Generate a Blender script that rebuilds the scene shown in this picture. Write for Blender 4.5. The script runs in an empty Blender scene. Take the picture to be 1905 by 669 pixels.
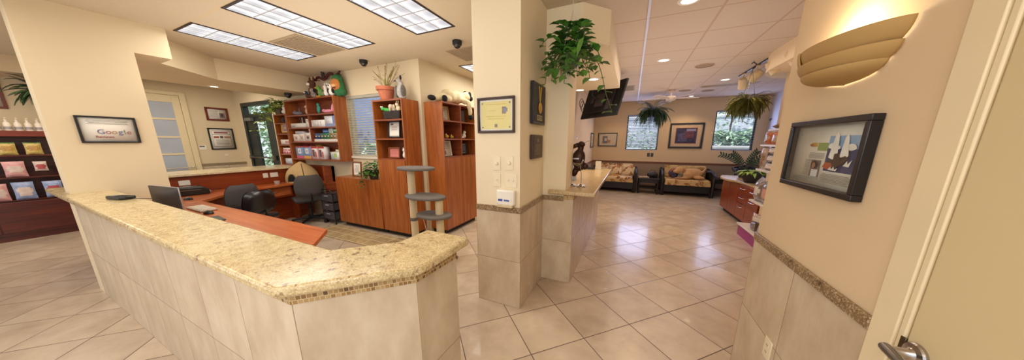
import bpy, bmesh, math, random
from mathutils import Vector, Matrix, Euler
scn = bpy.context.scene
COL = scn.collection
PI = math.pi
rnd = random.Random(7)

# ------------------------------------------------------------------ mesh builder
class MB:
    def __init__(s, T=None):
        s.v=[]; s.f=[]; s.mi=[]; s.T=T
    def _add(s, vs, fs, m):
        b=len(s.v)
        if s.T is not None: vs=[tuple(s.T @ Vector(q)) for q in vs]
        s.v+= [tuple(q) for q in vs]
        for f in fs:
            s.f.append([b+i for i in f]); s.mi.append(m)
        return s
    def box(s,x0,x1,y0,y1,z0,z1,m=0):
        if x0>x1:x0,x1=x1,x0
        if y0>y1:y0,y1=y1,y0
        if z0>z1:z0,z1=z1,z0
        v=[(x0,y0,z0),(x1,y0,z0),(x1,y1,z0),(x0,y1,z0),(x0,y0,z1),(x1,y0,z1),(x1,y1,z1),(x0,y1,z1)]
        return s._add(v,[(0,3,2,1),(4,5,6,7),(0,1,5,4),(1,2,6,5),(2,3,7,6),(3,0,4,7)],m)
    def prism(s,poly,z0,z1,m=0):
        a=sum(poly[i][0]*poly[(i+1)%len(poly)][1]-poly[(i+1)%len(poly)][0]*poly[i][1] for i in range(len(poly)))
        if a<0: poly=poly[::-1]
        n=len(poly)
        v=[(x,y,z0) for x,y in poly]+[(x,y,z1) for x,y in poly]
        f=[tuple(range(n))[::-1],tuple(range(n,2*n))]+[(i,(i+1)%n,n+(i+1)%n,n+i) for i in range(n)]
        return s._add(v,f,m)
    def prism_y(s,poly,y0,y1,m=0):   # poly in (x,z), extruded along y
        a=sum(poly[i][0]*poly[(i+1)%len(poly)][1]-poly[(i+1)%len(poly)][0]*poly[i][1] for i in range(len(poly)))
        if a>0: poly=poly[::-1]
        n=len(poly)
        v=[(x,y0,z) for x,z in poly]+[(x,y1,z) for x,z in poly]
        f=[tuple(range(n))[::-1],tuple(range(n,2*n))]+[(i,(i+1)%n,n+(i+1)%n,n+i) for i in range(n)]
        return s._add(v,f,m)
    def quad(s,a,b,c,d,m=0): return s._add([a,b,c,d],[(0,1,2,3)],m)
    def tube(s,pts,r,n=8,m=0):
        pts=[Vector(p) for p in pts]; k=len(pts)
        rs=r if isinstance(r,(list,tuple)) else [r]*k
        vs=[]; up=None
        for i,p in enumerate(pts):
            t=(pts[min(i+1,k-1)]-pts[max(i-1,0)])
            if t.length<1e-9: t=Vector((0,0,1))
            t.normalize()
            if up is None:
                up=Vector((0,0,1)) if abs(t.z)<.9 else Vector((1,0,0))
            a=t.cross(up)
            if a.length<1e-6: a=t.cross(Vector((0,1,0)))
            a.normalize(); b=t.cross(a)
            for j in range(n):
                th=2*PI*j/n
                vs.append(p+(a*math.cos(th)+b*math.sin(th))*rs[i])
        fs=[]
        for i in range(k-1):
            for j in range(n):
                fs.append((i*n+j,i*n+(j+1)%n,(i+1)*n+(j+1)%n,(i+1)*n+j))
        fs.append(tuple(range(n))[::-1]); fs.append(tuple(range((k-1)*n,k*n)))
        return s._add(vs,fs,m)
    def lathe(s,prof,n=20,c=(0,0,0),m=0,close=True):
        vs=[]; k=len(prof)
        for r,z in prof:
            for j in range(n):
                th=2*PI*j/n; vs.append((c[0]+r*math.cos(th),c[1]+r*math.sin(th),c[2]+z))
        fs=[]
        for i in range(k-1):
            for j in range(n):
                fs.append((i*n+j,i*n+(j+1)%n,(i+1)*n+(j+1)%n,(i+1)*n+j))
        if close:
            fs.append(tuple(range(n))[::-1]); fs.append(tuple(range((k-1)*n,k*n)))
        return s._add(vs,fs,m)
    def ball(s,c,r,m=0,n=12,k=8,rot=None):
        if not isinstance(r,(list,tuple)): r=(r,r,r)
        R=Euler(rot).to_matrix() if rot else None
        vs=[];c=Vector(c)
        for i in range(k+1):
            ph=-PI/2+PI*i/k
            if i in(0,k): ph=(-1 if i==0 else 1)*(PI/2-.02)
            for j in range(n):
                th=2*PI*j/n
                q=Vector((r[0]*math.cos(ph)*math.cos(th),r[1]*math.cos(ph)*math.sin(th),r[2]*math.sin(ph)))
                if R: q=R@q
                vs.append(c+q)
        fs=[(i*n+j,i*n+(j+1)%n,(i+1)*n+(j+1)%n,(i+1)*n+j) for i in range(k) for j in range(n)]
        fs.append(tuple(range(n))[::-1]); fs.append(tuple(range(k*n,(k+1)*n)))
        return s._add(vs,fs,m)
    def leaf(s,p,d,up,L,W,droop=.3,m=0):
        p=Vector(p); d=Vector(d).normalized(); up=Vector(up)
        sd=d.cross(up)
        if sd.length<1e-4: sd=d.cross(Vector((1,0,0)))
        sd.normalize(); nn=sd.cross(d)
        P=[]
        for t,w in ((0,.12),(.3,.9),(.65,.8),(1,.05)):
            c=p+d*L*t - Vector((0,0,1))*droop*L*t*t
            P.append(c-sd*w*W/2+nn*.12*W*w); P.append(c-nn*0.02*W); P.append(c+sd*w*W/2+nn*.12*W*w)
        f=[]
        for i in range(3):
            for j in range(2): f.append((3*i+j,3*i+j+1,3*i+j+4,3*i+j+3))
        return s._add(P,f,m)
    def sheet(s,fn,nu,nv,m=0):
        vs=[fn(i/nu,j/nv) for j in range(nv+1) for i in range(nu+1)]
        fs=[(j*(nu+1)+i,j*(nu+1)+i+1,(j+1)*(nu+1)+i+1,(j+1)*(nu+1)+i) for j in range(nv) for i in range(nu)]
        return s._add(vs,fs,m)
    def build(s,name,mats,parent=None,bevel=0,loc=None,rot=None,seg=2,remesh=0,sub=0,local=True,solid=0,smooth=35):
        me=bpy.data.meshes.new(name)
        off=Vector((0,0,0))
        if parent is not None and not local:
            off=gloc(parent)
        me.from_pydata([tuple(Vector(q)-off) for q in s.v],[],s.f)
        if not isinstance(mats,(list,tuple)): mats=[mats]
        for k in mats: me.materials.append(k)
        me.polygons.foreach_set('material_index',[min(i,len(mats)-1) for i in s.mi])
        me.update()
        me.polygons.foreach_set('use_smooth',[True]*len(me.polygons))
        if smooth: me.set_sharp_from_angle(angle=math.radians(smooth))
        o=bpy.data.objects.new(name,me); COL.objects.link(o)
        if parent is not None: o.parent=parent
        if loc: o.location=loc
        if rot: o.rotation_euler=rot
        if remesh:
            md=o.modifiers.new('r','REMESH'); md.mode='VOXEL'; md.voxel_size=remesh; md.use_smooth_shade=True
            sm=o.modifiers.new('s','SMOOTH'); sm.iterations=4; sm.factor=.5
        if solid:
            md=o.modifiers.new('so','SOLIDIFY'); md.thickness=solid
        if bevel:
            md=o.modifiers.new('b','BEVEL'); md.width=bevel; md.segments=seg; md.limit_method='ANGLE'; md.angle_limit=math.radians(40)
        if sub:
            md=o.modifiers.new('ss','SUBSURF'); md.levels=sub; md.render_levels=sub
        return o
GL={}
def gloc(o):
    v=Vector(o.location)
    while o.parent: o=o.parent; v=v+Vector(o.location)
    return v
def tag(o,label,cat,group=None,kind=None):
    o['label']=label; o['category']=cat
    if group:o['group']=group
    if kind:o['kind']=kind
    return o
def thing(name,label,cat,loc=(0,0,0),rz=0,group=None):
    o=bpy.data.objects.new(name,None); COL.objects.link(o); o.empty_display_size=.05
    o.location=loc; o.rotation_euler=(0,0,rz)
    return tag(o,label,cat,group)
def struct(o): o['kind']='structure'; return o
def dup(root,loc,rz=None,label=None,group=None):
    r=root.copy(); COL.objects.link(r); r.location=loc
    if rz is not None: r.rotation_euler=(0,0,rz)
    if label: r['label']=label
    if group: r['group']=group
    for ch in list(root.children):
        c=ch.copy(); COL.objects.link(c); c.parent=r
        for g in list(ch.children):
            d=g.copy(); COL.objects.link(d); d.parent=c
    return r

# ------------------------------------------------------------------ materials
def lin(h):
    if isinstance(h,(tuple,list)): return (h[0],h[1],h[2],1)
    h=h.lstrip('#'); o=[]
    for i in (0,2,4):
        v=int(h[i:i+2],16)/255
        o.append(v/12.92 if v<=.04045 else ((v+.055)/1.055)**2.4)
    return (*o,1)
class NT:
    def __init__(s,name):
        s.m=bpy.data.materials.new(name); s.m.use_nodes=True; s.t=s.m.node_tree
        s.b=s.t.nodes['Principled BSDF']; s.out=s.t.nodes['Material Output']
    def n(s,ty,**kw):
        o=s.t.nodes.new(ty)
        for k,v in kw.items(): setattr(o,k,v)
        return o
    def l(s,a,b): s.t.links.new(a,b)
    def math(s,op,a,b=None,c=None):
        o=s.n('ShaderNodeMath',operation=op)
        for i,q in enumerate((a,b,c)):
            if q is None: continue
            if hasattr(q,'links'): s.l(q,o.inputs[i])
            else: o.inputs[i].default_value=q
        return o.outputs[0]
    def pos(s,obj=False):
        if obj: return s.n('ShaderNodeTexCoord').outputs['Object']
        return s.n('ShaderNodeNewGeometry').outputs['Position']
    def dot(s,vec,d):
        o=s.n('ShaderNodeVectorMath',operation='DOT_PRODUCT'); s.l(vec,o.inputs[0]); o.inputs[1].default_value=d
        return o.outputs['Value']
    def noise(s,vec,scale,detail=4,rough=.55,stretch=(1,1,1)):
        if stretch!=(1,1,1):
            mp=s.n('ShaderNodeMapping'); mp.inputs['Scale'].default_value=stretch; s.l(vec,mp.inputs['Vector']); vec=mp.outputs[0]
        o=s.n('ShaderNodeTexNoise'); o.inputs['Scale'].default_value=scale; o.inputs['Detail'].default_value=detail
        o.inputs['Roughness'].default_value=rough; s.l(vec,o.inputs['Vector']); return o.outputs['Fac']
    def ramp(s,fac,stops):
        o=s.n('ShaderNodeValToRGB'); e=o.color_ramp.elements
        while len(e)<len(stops): e.new(.5)
        for q,(p,c) in zip(e,stops): q.position=p; q.color=lin(c)
        s.l(fac,o.inputs[0]); return o.outputs[0]
    def mix(s,fac,a,b,mode='MIX'):
        o=s.n('ShaderNodeMix',data_type='RGBA',blend_type=mode)
        for i,q in ((0,fac),(6,a),(7,b)):
            if hasattr(q,'links'): s.l(q,o.inputs[i])
            else: o.inputs[i].default_value=q if i==0 else lin(q)
        return o.outputs[2]
    def bump(s,h,strength=.2,dist=.01):
        o=s.n('ShaderNodeBump'); o.inputs['Strength'].default_value=strength; o.inputs['Distance'].default_value=dist
        s.l(h,o.inputs['Height']); s.l(o.outputs[0],s.b.inputs['Normal'])
    def set(s,**kw):
        for k,v in kw.items():
            i=s.b.inputs[k]
            if hasattr(v,'links'): s.l(v,i)
            else: i.default_value=v
        return s
def dark(h,k):
    c=lin(h); return (c[0]*k,c[1]*k,c[2]*k)
CACHE={}
def mat(col,rough=.5,metal=0,var=.12,scale=25,bump=0,stretch=(1,1,1),coat=0,emit=0,spec=.5,name=None):
    key=(str(col),rough,metal,var,scale,bump,stretch,coat,emit,spec)
    if key in CACHE: return CACHE[key]
    t=NT(name or 'plain'); p=t.pos(True)
    f=t.noise(p,scale,3,.5,stretch)
    c=t.ramp(f,[(.3,dark(col,1-var)),(.7,dark(col,1+var*.6))])
    t.set(**{'Base Color':c,'Roughness':rough,'Metallic':metal,'Coat Weight':coat,'Specular IOR Level':spec})
    if bump: t.bump(f,bump,.01)
    if emit: t.set(**{'Emission Color':c,'Emission Strength':emit})
    CACHE[key]=t.m; return t.m

def wood_mat(name,axis,c0,c1,c2,rough=.33,dens=1,coat=.25):
    t=NT(name); p=t.pos()
    st=[9*dens,9*dens,9*dens]; st[axis]=.55
    f=t.noise(p,2.2,5,.6,tuple(st))
    st2=[40,40,40]; st2[axis]=1.2
    g=t.noise(p,2.5,3,.6,tuple(st2))
    c=t.ramp(f,[(.28,c0),(.5,c1),(.72,c2)])
    c=t.mix(.35,c,t.ramp(g,[(.35,dark(c0,.8)),(.65,c2)]))
    t.set(**{'Base Color':c,'Roughness':rough,'Coat Weight':coat,'Coat Roughness':.25})
    return t.m
def tile_mat(name,ud,u0,du,vd,v0,dv,base,dk,lt,grout,gw=.004,rough=.35,bumpy=.4,rand=.5,ns=6,stretch=(1,1,1),coat=0.0):
    t=NT(name); p=t.pos()
    u=t.math('DIVIDE',t.math('SUBTRACT',t.dot(p,ud),u0),du)
    v=t.math('DIVIDE',t.math('SUBTRACT',t.dot(p,vd),v0),dv)
    fu=t.math('FRACT',u); fv=t.math('FRACT',v)
    eu=t.math('MULTIPLY',t.math('MINIMUM',fu,t.math('SUBTRACT',1,fu)),du)
    ev=t.math('MULTIPLY',t.math('MINIMUM',fv,t.math('SUBTRACT',1,fv)),dv)
    e=t.math('MINIMUM',eu,ev)
    g=t.math('LESS_THAN',e,gw/2)
    cv=t.n('ShaderNodeCombineXYZ'); t.l(t.math('FLOOR',u),cv.inputs[0]); t.l(t.math('FLOOR',v),cv.inputs[1])
    wn=t.n('ShaderNodeTexWhiteNoise',noise_dimensions='3D'); t.l(cv.outputs[0],wn.inputs['Vector'])
    off=t.n('ShaderNodeVectorMath',operation='MULTIPLY_ADD'); t.l(wn.outputs['Color'],off.inputs[0]); off.inputs[1].default_value=(9,9,9); t.l(p,off.inputs[2])
    f=t.noise(off.outputs[0],ns,6,.62,stretch)
    c=t.ramp(f,[(.25,dk),(.5,base),(.75,lt)])
    tint=t.ramp(wn.outputs['Value'],[(0,(1-.12*rand,)*3),(1,(1+.06*rand,)*3)])
    c=t.mix(1,c,tint,'MULTIPLY')
    c=t.mix(g,c,grout)
    r=t.math('MULTIPLY_ADD',g,.4,rough)
    t.set(**{'Base Color':c,'Roughness':r,'Coat Weight':coat})
    h=t.math('MULTIPLY',t.math('MINIMUM',e,.006),100)
    t.bump(h,bumpy,.003)
    return t.m
def mosaic_mat(name,ud,du=.017,z0=.937,dz=.0177):
    t=NT(name); p=t.pos()
    u=t.math('DIVIDE',t.dot(p,ud),du); v=t.math('DIVIDE',t.math('SUBTRACT',t.dot(p,(0,0,1)),z0),dz)
    row=t.math('FLOOR',v)
    u=t.math('ADD',u,t.math('MULTIPLY',row,.37))
    fu=t.math('FRACT',u); fv=t.math('FRACT',v)
    e=t.math('MINIMUM',t.math('MINIMUM',fu,t.math('SUBTRACT',1,fu)),t.math('MINIMUM',fv,t.math('SUBTRACT',1,fv)))
    g=t.math('LESS_THAN',e,.08)
    cv=t.n('ShaderNodeCombineXYZ'); t.l(t.math('FLOOR',u),cv.inputs[0]); t.l(row,cv.inputs[1])
    wn=t.n('ShaderNodeTexWhiteNoise',noise_dimensions='3D'); t.l(cv.outputs[0],wn.inputs['Vector'])
    c=t.ramp(wn.outputs['Value'],[(0,'#5e4426'),(.12,'#8a6636'),(.45,'#a9844c'),(.8,'#b79a62'),(1,'#c4a873')])
    c=t.mix(t.noise(p,120,3),c,'#6e5230'); 
    c=t.mix(.55,c,t.ramp(wn.outputs['Value'],[(0,'#5e4426'),(.12,'#8a6636'),(.45,'#a9844c'),(1,'#c9ae7a')]))
    c=t.mix(g,c,'#c9b48a')
    t.set(**{'Base Color':c,'Roughness':.45}); t.bump(t.math('MINIMUM',e,.15),.5,.004)
    return t.m
def granite_mat(name,base=('#a58a5e','#c9b68e','#dccdaa'),spot='#6e3d2c',hot=None):
    t=NT(name); p=t.pos()
    big=t.noise(p,4.5,5,.65); mid=t.noise(p,22,6,.7); fine=t.noise(p,160,3,.6)
    c=t.ramp(mid,[(.3,base[0]),(.48,base[1]),(.7,base[2])])
    c=t.mix(t.math('MULTIPLY',fine,.75),c,t.ramp(fine,[(.40,'#6a5a42'),(.5,base[1]),(.66,'#ece2c8')]))
    vs=t.noise(p,30,5,.7)
    if hot:
        d=t.n('ShaderNodeVectorMath',operation='DISTANCE'); t.l(p,d.inputs[0]); d.inputs[1].default_value=hot
        big=t.math('ADD',big,t.math('MULTIPLY',t.math('MAXIMUM',t.math('SUBTRACT',.32,d.outputs['Value']),0),1.5))

    msk=t.math('MULTIPLY',t.ramp(vs,[(.56,(0,0,0)),(.63,(1,1,1))]),t.ramp(big,[(.46,(0,0,0)),(.58,(1,1,1))]))
    c=t.mix(t.math('MULTIPLY',msk,.8),c,spot)
    dk=t.noise(p,45,4,.75); m2=t.ramp(dk,[(.60,(0,0,0)),(.67,(1,1,1))])
    c=t.mix(t.math('MULTIPLY',m2,.5),c,'#6f6452')
    t.set(**{'Base Color':c,'Roughness':.2,'Specular IOR Level':.5})
    return t.m
def paint(name,col,bump=.06):
    t=NT(name); p=t.pos(); f=t.noise(p,1.3,3); g=t.noise(p,140,2)
    c=t.ramp(f,[(.3,dark(col,.965)),(.7,dark(col,1.02))])
    t.set(**{'Base Color':c,'Roughness':.75,'Specular IOR Level':.25}); t.bump(g,bump,.003); return t.m
def ceil_mat(name,col,x0,y0,dx,dy,line):
    t=NT(name); p=t.pos()
    u=t.math('FRACT',t.math('DIVIDE',t.math('SUBTRACT',t.dot(p,(1,0,0)),x0-50*dx),dx))
    v=t.math('FRACT',t.math('DIVIDE',t.math('SUBTRACT',t.dot(p,(0,1,0)),y0-50*dy),dy))
    eu=t.math('MULTIPLY',t.math('MINIMUM',u,t.math('SUBTRACT',1,u)),dx); ev=t.math('MULTIPLY',t.math('MINIMUM',v,t.math('SUBTRACT',1,v)),dy)
    e=t.math('MINIMUM',eu,ev); g=t.math('LESS_THAN',e,.011)
    f=t.noise(p,60,4,.7)
    c=t.ramp(f,[(.3,dark(col,.93)),(.7,col)]); c=t.mix(g,c,line)
    t.set(**{'Base Color':c,'Roughness':.85,'Specular IOR Level':.2}); t.bump(t.math('MINIMUM',e,.014),.5,.01); return t.m
def emis(name,col,st):
    t=NT(name); t.set(**{'Base Color':lin(col),'Emission Color':lin(col),'Emission Strength':st}); return t.m
def glass_mat(name,refl=.12,tint='#f4f8f8',rough=.02):
    m=bpy.data.materials.new(name); m.use_nodes=True; t=m.node_tree; t.nodes.remove(t.nodes['Principled BSDF'])
    a=t.nodes.new('ShaderNodeBsdfTransparent'); a.inputs[0].default_value=lin(tint)
    g=t.nodes.new('ShaderNodeBsdfGlossy'); g.inputs['Roughness'].default_value=rough
    lw=t.nodes.new('ShaderNodeLayerWeight'); lw.inputs[0].default_value=.5
    pw=t.nodes.new('ShaderNodeMath'); pw.operation='POWER'; t.links.new(lw.outputs['Facing'],pw.inputs[0]); pw.inputs[1].default_value=4
    fr=t.nodes.new('ShaderNodeMath'); fr.operation='MULTIPLY_ADD'; t.links.new(pw.outputs[0],fr.inputs[0]); fr.inputs[1].default_value=.55; fr.inputs[2].default_value=refl*.35
    mx=t.nodes.new('ShaderNodeMixShader'); t.links.new(fr.outputs[0],mx.inputs[0]); t.links.new(a.outputs[0],mx.inputs[1]); t.links.new(g.outputs[0],mx.inputs[2])
    t.links.new(mx.outputs[0],t.nodes['Material Output'].inputs[0]); return m
def leaf_mat(name,c0,c1,c2):
    t=NT(name); p=t.pos(); f=t.noise(p,28,3)
    oi=t.n('ShaderNodeNewGeometry').outputs['Random Per Island']
    c=t.ramp(oi,[(0,c0),(.5,c1),(1,c2)]); c=t.mix(.3,c,t.ramp(f,[(.35,c0),(.65,c2)]))
    t.set(**{'Base Color':c,'Roughness':.45,'Subsurface Weight':0.0}); return t.m
def multi_mat(name,cols,scale=9,rough=.7):
    t=NT(name); p=t.pos(True)
    vo=t.n('ShaderNodeTexVoronoi'); vo.inputs['Scale'].default_value=scale; t.l(p,vo.inputs['Vector'])
    sx=t.n('ShaderNodeSeparateColor'); t.l(vo.outputs['Color'],sx.inputs[0])
    k=len(cols); rp=t.n('ShaderNodeValToRGB'); rp.color_ramp.interpolation='CONSTANT'; e=rp.color_ramp.elements
    while len(e)<k: e.new(.5)
    for i,c in enumerate(cols): e[i].position=i/k; e[i].color=lin(c)
    t.l(sx.outputs[0],rp.inputs[0]); t.set(**{'Base Color':rp.outputs[0],'Roughness':rough}); return t.m
def text(name,s,size,parent,m,loc,rot=(PI/2,0,0),align='CENTER',ext=.0008,spacing=1):
    cu=bpy.data.curves.new(name,'FONT'); cu.body=s; cu.size=size; cu.align_x=align; cu.align_y='CENTER'; cu.extrude=ext; cu.space_character=spacing
    tmp=bpy.data.objects.new('t',cu); COL.objects.link(tmp)
    dg=bpy.context.evaluated_depsgraph_get(); me=bpy.data.meshes.new_from_object(tmp.evaluated_get(dg))
    bpy.data.objects.remove(tmp); me.materials.clear(); me.materials.append(m)
    o=bpy.data.objects.new(name,me); COL.objects.link(o); o.parent=parent; o.location=loc; o.rotation_euler=rot
    return o

def slat_mat(name,col,tr=.5):
    m=bpy.data.materials.new(name); m.use_nodes=True; t=m.node_tree; b=t.nodes['Principled BSDF']; b.inputs['Base Color'].default_value=lin(col); b.inputs['Roughness'].default_value=.45
    nz=t.nodes.new('ShaderNodeTexNoise'); nz.inputs['Scale'].default_value=3
    tl=t.nodes.new('ShaderNodeBsdfTranslucent'); rp=t.nodes.new('ShaderNodeValToRGB'); rp.color_ramp.elements[0].color=lin(dark(col,.95)); rp.color_ramp.elements[1].color=lin(col)
    t.links.new(nz.outputs['Fac'],rp.inputs[0]); t.links.new(rp.outputs[0],tl.inputs[0]); t.links.new(rp.outputs[0],b.inputs['Base Color'])
    mx=t.nodes.new('ShaderNodeMixShader'); mx.inputs[0].default_value=tr; t.links.new(b.outputs[0],mx.inputs[1]); t.links.new(tl.outputs[0],mx.inputs[2]); t.links.new(mx.outputs[0],t.nodes['Material Output'].inputs[0]); return m
# ------------------------------------------------------------------ shared materials
CEIL=2.73; SOF=2.425
S2=math.sqrt(.5)
WALL=paint('cream_wall_paint','#dac9a8'); WALLC=paint('pale_cream_wall_paint','#e4d6b8'); WALLW=paint('warm_beige_wall_paint','#d9c2a0')
COOL=paint('cool_lit_paint','#cfd2e0'); TRIMP=mat('#e2d3b0',.45,var=.03,scale=4)  # COOL puts the cool light on that wall into its colour
FLOOR=tile_mat('diagonal_floor_tile',(S2,S2,0),(-.863+1.841)*S2-.4573*60,.4573,(-S2,S2,0),(.863+1.841)*S2-.4573*60,.4573,
    '#c2b09a','#b09d88','#d0c0ab','#564438',.0065,.24,.5,.7,3.2,coat=.15)
def wtile(name,ud,u0,du=.457,z0=.0,dz=.46):
    return tile_mat(name,ud,u0-du*40,du,(0,0,1),z0-dz*4,dz,'#c6b499','#b29e84','#d5c6ae','#8c7a60',.004,.38,.35,.6,7,(1,1,.5))
GRAN=granite_mat('cream_granite',('#9c8052','#cab583','#e0cfa2'),hot=(-1.12,.66,1.035)); GRAN2=granite_mat('tan_granite',('#a88a5c','#bfa476','#d3bb8c'),'#8a6a4a')
RAILM=granite_mat('brown_granite_strip',('#63492b','#816744','#9a8058'),'#46301c')
WOODZ=wood_mat('cherry_wood_vertical',2,'#74340f','#9c5120','#b9702f'); WOODX=wood_mat('cherry_wood_desk',0,'#97421a','#bb5f2c','#cf7a42',.28)
WOODY=wood_mat('cherry_wood_side',1,'#97421a','#bb5f2c','#cf7a42',.28)
WOODP=wood_mat('dark_cherry_panel',1,'#65210c','#8a3713','#a04a1e',.32)
WOODIN=wood_mat('cherry_shelf_inside',0,'#6a2a12','#86401f','#97502a',.45)
WOODD=wood_mat('dark_red_wood',1,'#2c0b05','#451308','#6a2410',.35)
BLACK=mat('#141214',.4,var=.2); BLACKM=mat('#100f12',.55,var=.2); CHAR=mat('#3b3838',.85,var=.2,scale=90,bump=.2)
CHROME=mat('#b9b4b2',.22,1,var=.05); STEEL=mat('#8d8a8a',.35,1,var=.08); WHITE=mat('#e9e4d8',.5,var=.03); OFFW=mat('#e4d8bb',.4,var=.03)
GLASS=glass_mat('clear_glass'); FROST=mat('#aeb6c2',.25,var=.06,scale=3,spec=.6); 

# ------------------------------------------------------------------ floor, ceilings
m=MB(); m.prism([(-9.6,-3),(5,-3),(5,9.6),(-3.15,9.6),(-3.15,3.35),(-9.6,3.35)],-.08,0); struct(m.build('floor',FLOOR))
CL=ceil_mat('acoustic_ceiling_tan','#d0c3ab',-4.745,1.31,.61,1.22,'#d0bf9f'); CR=ceil_mat('acoustic_ceiling_right','#d2c2b2',.04,3.2,.61,.61,'#c0a892')
m=MB(); m.prism([(-9.6,-3),(-.55,-3),(-.55,9.6),(-3.15,9.6),(-3.15,3.35),(-9.6,3.35)],CEIL,CEIL+.08); struct(m.build('ceiling',CL))
m=MB(); m.box(-.55,5,-3,9.6,CEIL,CEIL+.08); struct(m.build('ceiling',CR))
m=MB(); m.box(.028,.05,2.7,9.3,CEIL-.012,CEIL); struct(m.build('trim_1',mat('#cfd2e6',.4,var=.02)))  # strip colour paints the blue light along one ceiling grid bar

# soffits
m=MB(); m.prism([(-4.78,1.27),(-5.14,1.27),(-5.72,1.92),(-5.72,3.2),(-6.65,3.2),(-6.65,1.02),(-4.78,1.02)],SOF,CEIL); struct(m.build('wall_soffit_left',WALL))
m=MB(); m.prism([(-.585,2.605),(-.5,2.605),(-.28,2.86),(-.28,5.07),(-1.26,5.07),(-1.26,2.9),(-.585,2.9)],SOF,CEIL); struct(m.build('wall_soffit_center',WALLC))
# pillar on the reception counter
m=MB(); m.box(-5.0,-4.78,.43,1.02,0,CEIL); struct(m.build('wall_pillar',WALL))
# central column
m=MB(); m.prism([(-1.26,1.97),(-.83,1.97),(-.83,2.605),(-.585,2.605),(-.585,2.9),(-1.26,2.9)],0,CEIL); struct(m.build('wall_column',WALLC))
def wains(name,p0,p1,n,z1=.915,th=.008,u0=None,ext0=0,ext1=0):
    # tile cladding along the line p0-p1, outward normal n
    a=Vector((*p0,0)); b=Vector((*p1,0)); d=(b-a).normalized(); nn=Vector((*n,0))
    a=a-d*ext0; b=b+d*ext1
    q=[a,b,b+nn*th,a+nn*th]
    tm=wtile('wall_tile_'+name,tuple(d),(a.dot(d) if u0 is None else u0))
    mm=MB(); mm.prism([(x.x,x.y) for x in q],0,z1); return struct(mm.build(name,tm))
def rail(name,pts,z0=.915,z1=.966,th=.016,mt=None):
    # strip along an open polyline, offset to the right of travel
    P=[Vector(p) for p in pts]; N=[]
    for i in range(len(P)-1):
        d=(P[i+1]-P[i]).normalized(); N.append(Vector((d.y,-d.x)))
    O=[]
    for i,p in enumerate(P):
        if i==0: o=N[0]
        elif i==len(P)-1: o=N[-1]
        else:
            o=(N[i-1]+N[i]); o=o/(o.dot(N[i])) if o.dot(N[i])>1e-6 else N[i]
        O.append(p+o*th)
    mm=MB()
    for i in range(len(P)-1):
        mm.prism([tuple(P[i]),tuple(P[i+1]),tuple(O[i+1]),tuple(O[i])],z0,z1)
    return struct(mm.build(name,mt or RAILM,bevel=.003))
wains('trim_2',(-1.26,1.97),(-.83,1.97),(0,-1),ext1=.008)
wains('trim_3',(-.83,1.97),(-.83,2.605),(1,0),u0=1.97)
rail('trim_4',[(-1.26,1.97),(-.83,1.97),(-.83,2.605),(-.6,2.605)])
# right wall
m=MB(); m.box(.775,.93,1.17,2.07,0,CEIL); struct(m.build('wall_right',WALLW))
wains('trim_5',(.775,2.07),(.775,1.17),(-1,0),u0=-1.608)
rail('trim_6',[(.775,2.07),(.775,1.17)],.91,.957)
# door on the right (door_1): casing, leaf, lever
m=MB(); m.box(.775,.95,1.03,1.17,0,CEIL); m.box(.775,.95,-1.5,1.03,2.42,CEIL); struct(m.build('wall_door_side',TRIMP))
d1=bpy.data.objects.new('door_1',None); COL.objects.link(d1); d1.location=(.775,1.03,0); struct(d1)
m=MB(); m.box(.762,.775,1.088,1.17,0,2.5); m.build("door_casing",TRIMP,d1,bevel=.003,local=False)
m=MB(); m.box(.766,.776,1.064,1.085,0,2.6); m.build('door_stop',TRIMP,d1,bevel=.004,local=False)
DP=paint('door_paint','#cfbe95',.03)
m=MB(); m.box(.769,.81,.1,1.058,.01,2.41); m.build('door_leaf',DP,d1,bevel=.003,local=False)
m=MB(); T=Matrix.Translation((.769,1.022,.942))@Matrix.Rotation(-PI/2,4,'Y')
m=MB(T); m.lathe([(.033,0),(.033,.006),(.030,.010),(.018,.013),(.013,.02),(.0115,.052)],28)
h=m.build('door_handle',CHROME,d1,local=False)
m=MB(); m.tube([(.716,1.034,.942),(.713,1.02,.942),(.709,.99,.941),(.706,.95,.939),(.709,.91,.937)],[.0125,.013,.012,.011,.009],14)
m.build('lever',STEEL,h,loc=tuple(Vector((0,0,0))),local=False)
m=MB(); m.box(.7645,.7695,1.056,1.072,.922,.968); m.build('latch_plate',mat('#6e6250',.35,1),d1,local=False,bevel=.002)

# hall / back walls
def wall_y(name,y0,y1,x0,x1,holes,mt,z1=CEIL):
    mm=MB(); xs=x0
    for hx0,hx1,hz0,hz1 in sorted(holes):
        mm.box(xs,hx0,y0,y1,0,z1)
        if hz0>0: mm.box(hx0,hx1,y0,y1,0,hz0)
        mm.box(hx0,hx1,y0,y1,hz1,z1); xs=hx1
    mm.box(xs,x1,y0,y1,0,z1); return struct(mm.build(name,mt))
wall_y('wall_back',3.2,3.35,-9.1,-3.15,[(-8.68,-7.32,0,2.42),(-4.76,-3.8,1.26,2.31)],WALL)
m=MB(); m.box(-3.15,-3.0,3.2,7.2,0,CEIL); struct(m.build('wall_back_return',WALL))
m=MB(); m.box(-3.0,-1.26,7.0,7.2,0,CEIL); struct(m.build('wall_side_room',WALL))
m=MB(); m.box(-9.1,-8.95,-3,3.2,0,CEIL); struct(m.build('wall_hall',WALL))
rail('trim_7',[(-8.95,2.41),(-8.95,3.2)],.965,1.02,.018,mat('#8d7c5e',.5))
wains('trim_8',(-8.95,2.41),(-8.95,3.2),(1,0),z1=.965)
wains('trim_9',(-6.2,3.2),(-3.0,3.2),(0,-1),z1=.32)
m=MB(); m.box(-8.97,-8.2,-3,1.22,2.5,CEIL); struct(m.build('wall_soffit_hall',WALLW))

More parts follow.
